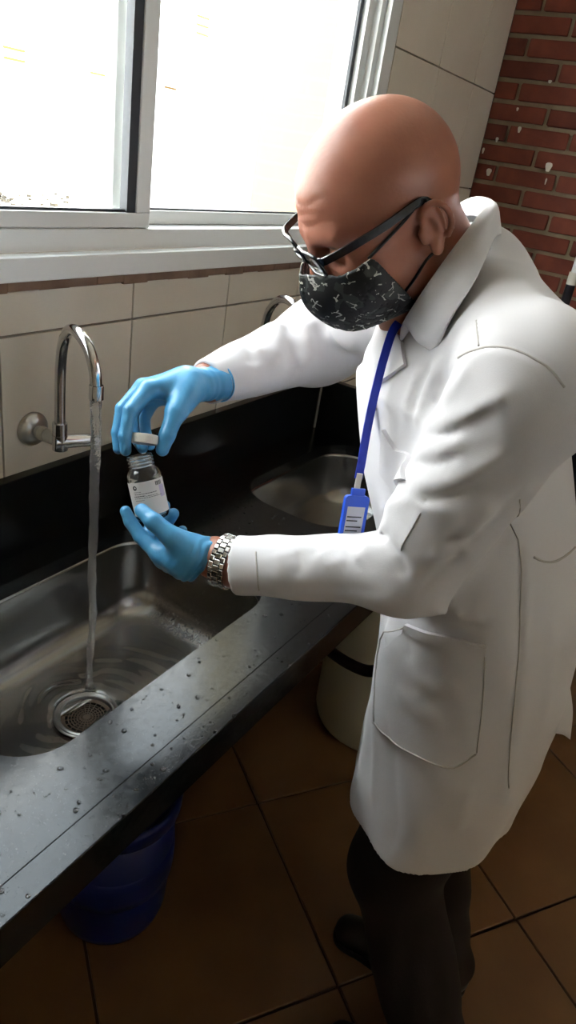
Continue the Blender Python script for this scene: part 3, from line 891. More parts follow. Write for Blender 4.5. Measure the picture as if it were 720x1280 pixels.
def body_sdf(p):
    q = (p - HO) @ HM
    d = np.full(len(p), 1.0)
    nearh = (q * q).sum(1) < .09
    if nearh.any():
        d[nearh] = smin(head_local(q[nearh]), neck_sdf(p[nearh]), .018)
    far = ~nearh
    if far.any():
        d[far] = neck_sdf(p[far])
    t = loft(p, .022)
    t = smin(t, rc(p, (0.9249, 0.2976, 1.5191), SH_L, .036, .052), .05)
    t = smin(t, rc(p, (0.9249, 0.2976, 1.5191), SH_R, .036, .052), .05)
    t = np.maximum(t, .80 - p[:, 2])
    d = smin(d, t, .03)
    d = smin(d, chain(p, [SH_L, EL_L, CUFF_L, WR_L], [.052, .042, .0325, .0285]), .02)
    d = smin(d, chain(p, [SH_R, EL_R, CUFF_R, WR_R], [.052, .042, .029, .027]), .02)
    for h, k, a in ((HIP_L, KN_L, AN_L), (HIP_R, KN_R, AN_R)):
        d = smin(d, chain(p, [h, k, a, (a[0] - .01, a[1] + .12, .045)], [.085, .056, .038, .03], .02), .03)
    return d
body = sdf_obj('body', body_sdf, (.55, -.15, .0), (1.30, .80, 1.80), .0030, M['skin'], man)

# coat
FOLD = [
 #FOLDS
 ([(0.7329, 0.2467, 1.3781), (0.6595, 0.1983, 1.4129), (0.6446, 0.1737, 1.4341), (0.6381, 0.1552, 1.4539), (0.6378, 0.1424, 1.4670)], .008, .009),
 ([(0.6961, 0.2327, 1.3774), (0.6573, 0.1944, 1.4019), (0.6449, 0.1693, 1.4241), (0.6385, 0.1514, 1.4457)], -.006, .009),
 ([(0.6850, 0.2296, 1.3619), (0.6585, 0.1971, 1.3841), (0.6482, 0.1716, 1.4077)], .006, .009),
 ([(0.6959, 0.2390, 1.3420), (0.6594, 0.1991, 1.3672), (0.6503, 0.1716, 1.3902)], -.005, .008),
 ([(0.7605, 0.2682, 1.2912), (0.6626, 0.2065, 1.3386), (0.6541, 0.1791, 1.3564), (0.6519, 0.1540, 1.3789), (0.6491, 0.1327, 1.4085)], .010, .011),
 ([(0.6820, 0.2356, 1.3063), (0.6611, 0.2018, 1.3229), (0.6554, 0.1722, 1.3423), (0.6551, 0.1496, 1.3656)], -.006, .010),
 ([(0.8012, 0.2980, 1.2196), (0.6942, 0.2473, 1.2893), (0.6684, 0.2182, 1.3158), (0.6585, 0.1888, 1.3196), (0.6586, 0.1685, 1.3241)], .009, .011),
 ([(0.8221, 0.3071, 1.1932), (0.6800, 0.2401, 1.2536), (0.6689, 0.2179, 1.2426), (0.6696, 0.1997, 1.2165)], -.012, .008),
 ([(0.6611, 0.2004, 1.3101), (0.6645, 0.2079, 1.2819), (0.6679, 0.2154, 1.2505)], .003, .006),
 ([(0.6657, 0.1632, 1.2949), (0.6702, 0.1451, 1.3135), (0.6706, 0.1302, 1.3448)], .008, .010),
 ([(0.6694, 0.1652, 1.2767), (0.6766, 0.1454, 1.2944), (0.6797, 0.1300, 1.3230)], -.005, .008),
 ([(0.6663, 0.1834, 1.2616), (0.6739, 0.1621, 1.2660), (0.6839, 0.1429, 1.2826)], .006, .010),
 ([(0.6766, 0.1910, 1.1852), (0.6777, 0.1745, 1.2281), (0.6771, 0.1537, 1.2746), (0.6810, 0.1288, 1.3230), (0.6771, 0.1150, 1.3648)], -.006, .008),
 ([(0.6740, 0.2102, 1.4732), (0.6620, 0.1949, 1.4869), (0.6562, 0.1816, 1.4943), (0.6520, 0.1655, 1.4992), (0.6499, 0.1509, 1.5004), (0.6490, 0.1345, 1.4977), (0.6500, 0.1185, 1.4918), (0.6534, 0.1023, 1.4790)], -.005, .0045),
 ([(0.6658, 0.2047, 1.4704), (0.6527, 0.1792, 1.4902), (0.6476, 0.1499, 1.4966), (0.6482, 0.1182, 1.4878)], .004, .006),
 ([(0.7091, 0.2132, 1.5072), (0.6764, 0.1989, 1.5002), (0.6613, 0.1905, 1.4920)], -.004, .004),
 ([(0.7482, 0.2498, 1.4470), (0.7533, 0.2596, 1.4175), (0.7463, 0.2588, 1.3953), (0.7394, 0.2562, 1.3735)], .010, .008),
 ([(0.7601, 0.2658, 1.4380), (0.7534, 0.2703, 1.4048), (0.7412, 0.2643, 1.3782)], -.008, .006),
 ([(0.6734, 0.2116, 1.4609), (0.7434, 0.2427, 1.4206), (0.7406, 0.2452, 1.3979)], -.007, .006),
 ([(0.7672, 0.2807, 1.4299), (0.7534, 0.2806, 1.3968), (0.7457, 0.2747, 1.3709)], .006, .006),
 ([(0.6529, 0.1886, 1.4761), (0.6576, 0.1984, 1.4529), (0.6703, 0.2107, 1.4303)], .005, .007),
 ([(0.8972, 0.6080, 1.3529), (0.9059, 0.5906, 1.3488), (0.9231, 0.5692, 1.3319)], .007, .010),
 ([(0.9863, 0.6020, 1.3771), (0.9707, 0.5772, 1.3644), (0.9612, 0.5608, 1.3415), (0.9499, 0.5584, 1.3177)], -.020, .012),
 ([(1.0062, 0.5878, 1.3837), (0.9932, 0.5599, 1.3609), (0.9894, 0.5496, 1.3352), (0.9664, 0.5543, 1.3215)], .018, .012),
 ([(1.0139, 0.5568, 1.3905), (1.0084, 0.5392, 1.3644), (1.0183, 0.5172, 1.3478), (1.0330, 0.4932, 1.3389), (0.8362, 0.3817, 1.3970)], -.020, .012),
 ([(1.0107, 0.5339, 1.3913), (1.0106, 0.5118, 1.3712), (1.0206, 0.4822, 1.3595)], .015, .013),
 ([(0.9796, 0.6190, 1.3736), (0.9427, 0.5856, 1.3593), (0.9231, 0.5715, 1.3364)], .016, .012),
 ([(0.9436, 0.6302, 1.3618), (0.8909, 0.5997, 1.3485), (0.8829, 0.5819, 1.3294)], -.014, .011),
 ([(0.6584, 0.3666, 1.1861), (0.6490, 0.3522, 1.1735), (0.6453, 0.3508, 1.1523)], .005, .014),
 ([(0.6661, 0.3409, 1.1945), (0.6578, 0.3292, 1.1850), (0.6516, 0.3294, 1.1691)], -.004, .010),
 ([(0.6725, 0.3194, 1.2015), (0.6674, 0.2983, 1.1962), (0.6758, 0.2806, 1.2064)], .006, .013),
 ([(0.6779, 0.2685, 1.2111), (0.6839, 0.2623, 1.2226), (0.6940, 0.2635, 1.2333)], .007, .009),
 ([(0.6498, 0.3368, 1.1510), (0.6649, 0.2799, 1.1682), (0.6686, 0.2217, 1.1906)], -.004, .010),
 ([(0.8402, 0.2628, 1.0224), (0.8215, 0.2428, 1.0204), (0.8117, 0.2262, 1.0032)], .012, .014),
 ([(0.8040, 0.2269, 1.0618), (0.7969, 0.2108, 1.0495), (0.7955, 0.2020, 1.0271)], -.008, .010),
 ([(0.6963, 0.1847, 1.1586), (0.7796, 0.1649, 1.1009), (0.7811, 0.1299, 1.1089)], -.006, .010),
 ([(0.7117, 0.1656, 1.1721), (0.7744, 0.1513, 1.1392), (0.7809, 0.1244, 1.1498)], .009, .009),
 ([(0.7811, 0.1855, 1.1073), (0.7770, 0.1507, 1.1178), (0.7820, 0.1221, 1.1330)], -.007, .007),
 ([(0.7923, 0.1878, 1.0057), (0.7851, 0.1531, 1.0142), (0.7863, 0.1221, 1.0351)], .005, .012),
 ([(0.8081, 0.2114, 0.9602), (0.7936, 0.1757, 0.9560), (0.7879, 0.1335, 0.9722)], .005, .014),
 ([(0.6862, 0.1140, 1.3505), (0.7972, 0.1122, 1.2426), (0.8044, 0.0902, 1.1676), (0.8114, 0.0701, 1.0853), (0.8252, 0.0534, 0.9884)], -.004, .005),
 ([(0.7016, 0.1100, 1.3422), (0.8042, 0.1062, 1.2424), (0.8103, 0.0846, 1.1674), (0.8168, 0.0642, 1.0854)], .004, .007),
 ([(0.8142, 0.2136, 0.8914), (0.8024, 0.1854, 0.8199), (0.7968, 0.1540, 0.7244), (0.7988, 0.1489, 0.6581)], -.009, .020),
 ([(0.8493, 0.2538, 0.9067), (0.8290, 0.2255, 0.8042), (0.8150, 0.2017, 0.7061)], .006, .016),
 ([(0.8228, 0.0576, 1.0585), (0.8408, 0.0390, 0.9256), (0.8610, 0.0261, 0.8014)], .010, .022),
 ([(0.8470, 0.0525, 1.1397), (0.8585, 0.0330, 1.0639), (0.8788, 0.0178, 0.9724)], .006, .018),
 ([(0.8117, 0.0709, 0.8627), (0.8181, 0.0684, 0.7553)], .006, .02),
 ([(0.6582, 0.1732, 1.3223), (0.6789, 0.1395, 1.3020), (0.7879, 0.1238, 1.2570)], .003, .012),
 #ENDFOLDS
]
FB = [(np.min(V3(pl), 0) - .05, np.max(V3(pl), 0) + .05) for pl, h, w_ in FOLD]
def cloth(p):
    d = coat_base(p)
    near = np.abs(d) < .06
    pn = p[near]; dn = d[near]
    # slow drape and fine crumple
    dn = dn - .0018 * np.sin(pn[:, 0] * 41 + pn[:, 2] * 17 + 2 * np.sin(pn[:, 1] * 23)) * np.sin(pn[:, 1] * 37 - pn[:, 2] * 29)
    dn = dn - .0040 * np.clip((1.05 - pn[:, 2]) / .4, 0, 1) * np.sin(10 * np.arctan2(pn[:, 1] - .15, pn[:, 0] - 1.03) + .8)
    for (pl, h, w_), (lo, hi) in zip(FOLD, FB):
        m = ((pn > lo) & (pn < hi)).all(1)
        if not m.any(): continue
        d2, t = poly_dist2(pn[m], pl)
        dn[m] -= h * np.exp(-1.25 * np.sqrt(d2) / w_) * np.clip(np.minimum(t, 1 - t) * 5 + .25, 0, 1)
    d[near] = dn
    return d
CLD = V3(CUFF_L) - V3(EL_L); CLD /= np.linalg.norm(CLD)
CRD = V3(CUFF_R) - V3(EL_R); CRD /= np.linalg.norm(CRD)
def coat_sdf(p):
    d = cloth(p)
    # neck opening, hem and sleeve ends; hollow where one could look in
    d = smax(d, -(neck_sdf(p) - .006), .004)
    hem = HEM + .014 * np.sin((p[:, 0] - .8) * 5)
    inner = d + .012
    d = np.maximum(d, hem - p[:, 2])
    d = np.where(p[:, 2] < HEM + .16, np.maximum(d, -np.maximum(inner, p[:, 2] - (HEM + .12))), d)
    for c, a, arm in ((CUFF_L, CLD, sleeve_l), (CUFF_R, CRD, sleeve_r)):
        s = (p - V3(c)) @ a
        m = (s > -.05) & (s < .12) & (((p - V3(c)) ** 2).sum(1) < .022)
        if m.any():
            e = np.maximum(d[m], s[m])
            e = np.maximum(e, -np.maximum(d[m] + .007, -.04 - s[m]))
            d[m] = e
    return d
coat = sdf_obj('lab_coat', coat_sdf, (.52, -.12, .58), (1.32, .82, 1.62), .0038, M['coat'], man)
for c, a, arm in ((CUFF_L, CLD, .0), (CUFF_R, CRD, 0)):
    pass

# pockets, lapels, belt: cloth pieces lying on the coat
pk = patch('hip_pocket', [(0.7995, 0.2217, 1.0740), (0.7817, 0.1760, 1.0923), (0.7863, 0.1126, 1.1064), (0.7950, 0.0964, 1.0255), (0.8048, 0.0811, 0.9281), (0.7963, 0.1020, 0.8936), (0.7908, 0.1438, 0.8859), (0.8128, 0.2088, 0.8628), (0.8355, 0.2368, 0.8572), (0.8525, 0.2589, 0.9340)], cloth, M['coat'], coat, .003, .004)
patch('pocket_hem', [(0.7986, 0.2210, 1.0776), (0.7815, 0.1766, 1.0948), (0.7864, 0.1123, 1.1091), (0.7878, 0.1095, 1.0942), (0.7824, 0.1741, 1.0797), (0.7994, 0.2190, 1.0631)], cloth, M['coat'], coat, .007, .002, .006)
patch('chest_pocket', [(0.7639, 0.3027, 1.3462), (0.7566, 0.2789, 1.3290), (0.7473, 0.2600, 1.3341), (0.6837, 0.2339, 1.3281), (0.7682, 0.2740, 1.2732), (0.7775, 0.2973, 1.2860)], cloth, M['coat'], coat, .003, .003, .006)
patch('lapel', [(0.8113, 0.3300, 1.4472), (0.7964, 0.3157, 1.4430), (0.7751, 0.2983, 1.4246), (0.7747, 0.3120, 1.4081), (0.7765, 0.3283, 1.3910), (0.7950, 0.3324, 1.4170)], cloth, M['coat'], coat, .003, .003, .006)

def sheet(name, rows, m, parent, th=.003, k=5):
    """cloth sheet through rows of control points, smoothed both ways and given thickness"""
    R = [catmull(r, k) for r in rows]; n = len(R[0])
    Cc = [catmull([r[i] for r in R], k) for i in range(n)]; mm = len(Cc[0])
    v = [Cc[i][j] for i in range(n) for j in range(mm)]
    f = [(i * mm + j, i * mm + j + 1, (i + 1) * mm + j + 1, (i + 1) * mm + j) for i in range(n - 1) for j in range(mm - 1)]
    ob = mk(name, v, f, m, parent, True)
    s = ob.modifiers.new('thickness', 'SOLIDIFY'); s.thickness = th; s.offset = 0
    return ob
# the far front of the coat, behind the lanyard
sheet('far_lapel', [[(0.8480, 0.3777, 1.4512), (0.8207, 0.3697, 1.4256), (0.7969, 0.3573, 1.3995), (0.7767, 0.3421, 1.3683), (0.7620, 0.3279, 1.3340)], [(0.8351, 0.3586, 1.4552), (0.8063, 0.3500, 1.4307), (0.7822, 0.3388, 1.4052), (0.7721, 0.3317, 1.3724), (0.7618, 0.3247, 1.3351)], [(0.8256, 0.3392, 1.4580), (0.7969, 0.3316, 1.4368), (0.7792, 0.3272, 1.4089), (0.7711, 0.3261, 1.3744), (0.7629, 0.3230, 1.3354)]], M['coat'], coat, .003)
# stitched seams
def seam(pts, r=.0010, m='seam', lift=0.):
    q = V3(catmull(pts, 6))
    for _ in range(8):
        d = cloth(q); q = q - grad(cloth, q) * np.clip(d, -.03, .03)[:, None] * .7
    return MB().tube([tuple(x) for x in q + grad(cloth, q) * (r * .35 + lift)], r, 6).build('seam', M[m], coat, True)
# collar: stands round the neck, folds over and falls on the shoulders
sheet('collar', [
 [(0.8008, 0.3235, 1.4404), (0.7801, 0.2897, 1.5048), (0.7968, 0.2780, 1.5445), (0.8422, 0.2744, 1.5751), (0.9244, 0.2995, 1.5859), (0.9867, 0.3468, 1.5832), (1.0181, 0.3936, 1.5491)],
 [(0.7906, 0.3217, 1.4651), (0.7623, 0.2920, 1.5159), (0.7809, 0.2809, 1.5529), (0.8275, 0.2773, 1.5898), (0.9199, 0.3017, 1.6020), (0.9830, 0.3479, 1.5998), (1.0132, 0.3957, 1.5647)],
 [(0.7791, 0.3070, 1.4644), (0.7527, 0.2728, 1.5124), (0.7724, 0.2621, 1.5535), (0.8209, 0.2632, 1.5938), (0.9268, 0.2926, 1.6054), (1.0098, 0.3494, 1.6033), (1.0252, 0.4018, 1.5690)],
 [(0.7708, 0.2888, 1.4553), (0.7449, 0.2562, 1.4966), (0.7648, 0.2455, 1.5425), (0.8173, 0.2553, 1.5803), (0.9325, 0.2830, 1.5842), (1.0400, 0.3423, 1.5826), (1.0497, 0.4067, 1.5497)],
 [(0.7678, 0.2652, 1.4499), (0.7436, 0.2501, 1.4931), (0.7637, 0.2398, 1.5397), (0.8184, 0.2509, 1.5737), (0.9405, 0.2803, 1.5734), (1.0502, 0.3388, 1.5749), (1.0468, 0.4033, 1.5415)]], M['coat'], coat, .0035)

seam([(0.6740, 0.2102, 1.4732), (0.6620, 0.1949, 1.4869), (0.6562, 0.1816, 1.4943), (0.6520, 0.1655, 1.4992), (0.6499, 0.1509, 1.5004), (0.6490, 0.1345, 1.4977), (0.6500, 0.1185, 1.4918), (0.6534, 0.1023, 1.4790)], .0013)
seam([(0.7043, 0.2113, 1.5065), (0.6764, 0.1989, 1.5002), (0.6613, 0.1905, 1.4920)])
seam([(0.6872, 0.1134, 1.3504), (0.7972, 0.1122, 1.2426), (0.8044, 0.0902, 1.1676), (0.8114, 0.0701, 1.0853), (0.8252, 0.0534, 0.9884), (0.8520, 0.0313, 0.8571)])
seam([(0.6613, 0.2010, 1.3088), (0.6645, 0.2079, 1.2819), (0.6681, 0.2164, 1.2500)], .0007)
seam([(0.6511, 0.3908, 1.1782), (0.6423, 0.3816, 1.1674), (0.6389, 0.3757, 1.1528), (0.6426, 0.3727, 1.1331)])
seam([(0.8123, 0.0984, 1.2357), (0.8289, 0.0861, 1.2272), (0.8510, 0.0751, 1.2226), (0.8776, 0.0682, 1.2226), (0.9107, 0.0655, 1.2233)], .0016)
seam([(0.7994, 0.2214, 1.0728), (0.8382, 0.2578, 1.0054), (0.8494, 0.2568, 0.9372), (0.8323, 0.2341, 0.8647)], .0012, 'seam', .0065)
seam([(0.8318, 0.2333, 0.8623), (0.8108, 0.2056, 0.8648), (0.7908, 0.1438, 0.8859), (0.7963, 0.1020, 0.8936), (0.8043, 0.0820, 0.9279)], .0016, 'seam', .0065)
seam([(0.8044, 0.0818, 0.9310), (0.7950, 0.0964, 1.0255), (0.7865, 0.1123, 1.1052)], .0012, 'seam', .0065)
# loose corner of the back slit
sheet('slit_flap', [[(0.9574, 0.0143, 1.0029), (0.9551, 0.0047, 0.9572), (0.9521, 0.0001, 0.9039)], [(0.9762, 0.0098, 0.9871), (0.9854, -0.0041, 0.9350), (0.9853, -0.0123, 0.8834)], [(0.9877, 0.0073, 0.9716), (1.0000, -0.0120, 0.9197), (1.0025, -0.0247, 0.8683)]], M['coat'], coat, .003, 4)

# trousers and shoes
def trousers_sdf(p):
    d = None
    for h, k, a in ((HIP_L, KN_L, AN_L), (HIP_R, KN_R, AN_R)):
        e = chain(p, [h, k, (a[0], a[1] - .005, .075)], [.105, .082, .072], .02)
        e = e - .004 * np.sin(p[:, 2] * 60 + p[:, 0] * 30) * np.clip((.35 - p[:, 2]) / .3, 0, 1) - .003 * np.sin(p[:, 2] * 23 + 9 * p[:, 1])
        d = e if d is None else smin(d, e, .015)
    d = np.maximum(d, .035 - p[:, 2])
    d = np.maximum(d, p[:, 2] - .88)
    return d
sdf_obj('trousers', trousers_sdf, (.75, -.12, .02), (1.25, .32, .95), .006, M['trouser'], man)
for (a, tx, ty) in ((AN_L, .845, .165), (AN_R, 1.055, .262)):
    ax, ay = a[0], a[1]
    dx, dy = tx - ax, ty - ay; L = math.hypot(dx, dy); ux, uy = dx / L, dy / L
    def shoe_sdf(p, ax=ax, ay=ay, ux=ux, uy=uy, tx=tx, ty=ty):
        heel = (ax - ux * .045, ay - uy * .045, .042)
        d = rc(p, heel, (tx - ux * .13, ty - uy * .13, .042), .036, .044)
        d = smin(d, rc(p, (tx - ux * .13, ty - uy * .13, .040), (tx - ux * .035, ty - uy * .035, .030), .046, .036), .02)
        d = smin(d, rc(p, (ax, ay, .05), (ax, ay, .085), .036, .040), .02)
        return smax(d, .012 - p[:, 2], .006)
    sh = sdf_obj('shoe', shoe_sdf, (min(ax, tx) - .09, -.1, -.01), (max(ax, tx) + .09, .33, .14), .004, M['shoe'], man)
    def sole_sdf(p, ax=ax, ay=ay, ux=ux, uy=uy, tx=tx, ty=ty):
        q = p.copy(); q[:, 2] = 0
        d = rc(q, (ax - ux * .045, ay - uy * .045, 0), (tx - ux * .12, ty - uy * .12, 0), .036, .044)
        d = smin(d, rc(q, (tx - ux * .12, ty - uy * .12, 0), (tx - ux * .036, ty - uy * .036, 0), .046, .038), .02)
        return smax(d, np.maximum(p[:, 2] - .018, .0005 - p[:, 2]), .003)
    sdf_obj('sole', sole_sdf, (min(ax, tx) - .09, -.1, -.012), (max(ax, tx) + .09, .33, .04), .0035, M['black_rubber'], sh)

# gloves
def hand_sdf(p, wrist, palm, fingers, thumb, cuffdir, cuff_r):
    d = None
    for a, b, r1, r2 in palm:
        e = rc(p, a, b, r1, r2); d = e if d is None else smin(d, e, .014)
    fd = None
    for pts, rs in fingers:
        e = chain(p, pts, rs, .003)
        fd = e if fd is None else smin(fd, e, .0022)
    d = smin(d, fd, .007)
    d = smin(d, chain(p, thumb[0], thumb[1], .004), .010)
    return d
# left hand: cradles the bottle, thumb on its near face
LW = (0.6588, 0.4634, 1.1371); 
L_palm = [((0.6689, 0.4442, 1.1365), (0.6381, 0.4895, 1.1303), .0285, .0245), ((0.6377, 0.4891, 1.1294), (0.6281, 0.5251, 1.1246), .023, .0125), ((0.6415, 0.4921, 1.1276), (0.6414, 0.5315, 1.1096), .022, .0125), ((0.6439, 0.4935, 1.1221), (0.6547, 0.5291, 1.0971), .021, .012), ((0.6455, 0.4892, 1.1209), (0.6663, 0.5239, 1.0904), .021, .011), ((0.6415, 0.4747, 1.1443), (0.6262, 0.4930, 1.1571), .021, .0145)]
L_f = [([(0.6285, 0.5226, 1.1230), (0.6279, 0.5605, 1.1354), (0.6281, 0.5809, 1.1504), (0.6290, 0.5914, 1.1618)], [.0125, .0098, .0086, .0076]),
       ([(0.6426, 0.5309, 1.1067), (0.6500, 0.5696, 1.1161), (0.6728, 0.5815, 1.1334), (0.6794, 0.5661, 1.1631)], [.0122, .0098, .0086, .0076]),
       ([(0.6553, 0.5293, 1.0941), (0.6618, 0.5639, 1.0980), (0.6819, 0.5689, 1.1196), (0.6825, 0.5518, 1.1551)], [.0118, .0096, .0086, .0078]),
       ([(0.6656, 0.5231, 1.0884), (0.6737, 0.5495, 1.0874), (0.6867, 0.5479, 1.1082), (0.6852, 0.5358, 1.1338)], [.011, .0088, .0078, .007])]
L_t = ([(0.6388, 0.4807, 1.1452), (0.6172, 0.5011, 1.1668), (0.6087, 0.5234, 1.1819), (0.6103, 0.5462, 1.1883)], [.0185, .0132, .0112, .0092])
# right hand: fingers pointing down round the cap
RW = (0.8350, 0.6090, 1.3008)
R_palm = [(RW, (0.7822, 0.6301, 1.3004), .026, .024), ((0.7746, 0.6240, 1.3036), (0.7185, 0.6433, 1.3023), .022, .0130), ((0.7829, 0.6310, 1.3024), (0.7297, 0.6610, 1.2984), .022, .0128), ((0.7860, 0.6332, 1.2988), (0.7447, 0.6710, 1.2854), .021, .012), ((0.7896, 0.6326, 1.2934), (0.7588, 0.6704, 1.2717), .020, .011), ((0.7711, 0.6146, 1.2998), (0.7351, 0.6028, 1.2819), .021, .015)]
R_f = [([(0.7170, 0.6447, 1.3009), (0.6764, 0.6362, 1.2827), (0.6613, 0.6299, 1.2510), (0.6592, 0.6252, 1.2319)], [.0128, .0100, .0088, .0078]),
       ([(0.7275, 0.6634, 1.2969), (0.6902, 0.6642, 1.2732), (0.6739, 0.6556, 1.2439), (0.6675, 0.6466, 1.2245)], [.0125, .0098, .0086, .0076]),
       ([(0.7455, 0.6733, 1.2845), (0.7214, 0.6751, 1.2558), (0.7061, 0.6558, 1.2335), (0.6984, 0.6306, 1.2231)], [.012, .0096, .0086, .0078]),
       ([(0.7606, 0.6720, 1.2696), (0.7450, 0.6729, 1.2437), (0.7316, 0.6542, 1.2252), (0.7211, 0.6361, 1.2189)], [.011, .0088, .0078, .007])]
R_t = ([(0.7609, 0.6088, 1.2987), (0.7278, 0.6005, 1.2783), (0.7072, 0.5946, 1.2528), (0.6959, 0.5917, 1.2350)], [.0185, .0135, .0112, .0092])
for (W_, Pm, Fg, Th, nxt, tilt) in ((LW, L_palm, L_f, L_t, CUFF_L, V3((0.3201, -0.8376, -0.4538))), (RW, R_palm, R_f, R_t, CUFF_R, None)):
    ax = V3(nxt) - V3(Pm[0][1]); ax /= np.linalg.norm(ax)
    if tilt is not None: ax = tilt / np.linalg.norm(tilt)
    w0 = V3(W_)
    def glove(p, Pm=Pm, Fg=Fg, Th=Th, ax=ax, w0=w0):
        d = hand_sdf(p, None, Pm, Fg, Th, None, None)
        s = (p - w0) @ ax
        # wrinkles at the wrist and knuckles
        wr_ = np.clip((s + .045) / .04, 0, 1)
        d = d - .0009 * wr_ * np.sin(s * 520 + 2 * np.sin(p[:, 0] * 140))
        q = p - w0 - s[:, None] * ax
        d = smax(d, s - .003 + .0008 * np.sin(3 * np.arctan2(q[:, 2], q[:, 1])), .002)
        return d
    allp = np.array([x for a, b, _, _ in Pm for x in (a, b)] + [x for pts, _ in Fg for x in pts] + list(Th[0]))
    g = sdf_obj('glove', glove, allp.min(0) - .04, allp.max(0) + .04, .0016, M['glove'], man)
    # rolled bead at the glove's mouth
    u = Vector(ax).orthogonal().normalized(); v_ = Vector(ax).cross(u)
    bead = [Vector(w0) + Vector(ax) * (.002 + .0008 * math.sin(3 * k)) + (u * math.cos(k) + v_ * math.sin(k)) * .0272 for k in np.linspace(0, 2 * math.pi, 40)]
    MB().tube(bead, .0016, 8, cap=False).build('cuff_bead', M['glove'], g, True)

# wristwatch: links of a steel bracelet, case on the back of the wrist
wc = V3((0.6623, 0.4398, 1.1364)); wax = (Vector(CUFF_L) - Vector(WR_L)).normalized()
wu = wax.orthogonal().normalized(); wv = wax.cross(wu)
watch = MB(); NL = 28; Rw = .0345
lk = None
wt = tag(bpy.data.objects.new('wristwatch', None)); COL.objects.link(wt); wt.parent = man; wt['label'] = 'steel link wristwatch on the left wrist'
for k in range(NL):
    a = 2 * math.pi * k / NL; rad = wu * math.cos(a) + wv * math.sin(a); tan = wu * -math.sin(a) + wv * math.cos(a)
    rot = Matrix((rad, tan, wax)).transposed()
    for c, (o, wd, tl) in enumerate(((-.0076, .0028, .41), (0, .0041, .41), (.0076, .0028, .41))):
        a2 = a + (math.pi / NL if c == 1 else 0)
        rad2 = wu * math.cos(a2) + wv * math.sin(a2); tan2 = wu * -math.sin(a2) + wv * math.cos(a2)
        watch.obox(Vector(wc) + rad2 * Rw + wax * o, rad2 * .0016, tan2 * (2 * math.pi * Rw / NL * tl), wax * wd)
bnd = watch.build('watch_band', M['steel_link'], wt)
bv = bnd.modifiers.new('bevel', 'BEVEL'); bv.width = .0006; bv.segments = 1
inner = MB().lathe([(Rw - .0012, -.0105), (Rw - .0004, -.0105), (Rw - .0004, .0105), (Rw - .0012, .0105)], wc, wax, 40).build('band_lining', M['black_rubber'], wt, True)
# the case sits where the back of the wrist is (away from the thumb side)
bd = -(V3((-0.6867, -0.3179, 0.7193))); bd = Vector(bd); bd = (bd - wax * bd.dot(wax)).normalized()
MB().lathe([(0, -.002), (.016, -.002), (.0185, 0), (.0185, .006), (.016, .0085), (0, .0085)], Vector(wc) + bd * Rw, bd, 32).build('watch_case', M['steel_link'], wt, auto=35)

# face mask
def mask_sdf(p):
    q = (p - HO) @ HM
    b = head_core(q)
    b = smin(b, rc(q, (.100, .010, 0), (.114, -.026, 0), .010, .014), .03)
    b = smin(b, ell(q, (.078, -.040, 0), (.044, .042, .048)), .03)
    ridge = np.exp(-(q[:, 2] / .006) ** 2) * .003
    s = np.abs(b - .006 - ridge) - .0016
    al = np.abs(q[:, 2])
    f, u = q[:, 0], q[:, 1]
    top = u - np.interp(f, [.045, .063, .085, .10, .12], [.010, .010, .004, .000, .004])
    bot = -.081 - .10 * np.maximum(.07 - f, 0) - u
    back = .042 + (u + .056) * .32 - f
    cut_ = smax(smax(top, bot, .010), back, .008)
    return np.maximum(s, cut_)
lo = HO - .22; hi = HO + .22
fm_ = sdf_obj('face_mask', mask_sdf, lo, hi, .0022, M['mask'], man)
fm_['label'] = 'black face mask printed with pale strokes'
for s in (-1, 1):
    MB().tube(catmull([hw(.066, .006, s * .066), hw(.045, .016, s * .074), hw(.020, .027, s * .081), hw(.003, .034, s * .082), hw(-.008, .033, s * .079)], 6), .0019, 8).build('ear_loop', M['black_rubber'], fm_, True)
    MB().tube(catmull([hw(.045, -.053, s * .066), hw(.030, -.042, s * .072), hw(.012, -.027, s * .078), hw(-.004, -.022, s * .080)], 6), .0017, 8).build('ear_loop', M['black_rubber'], fm_, True)

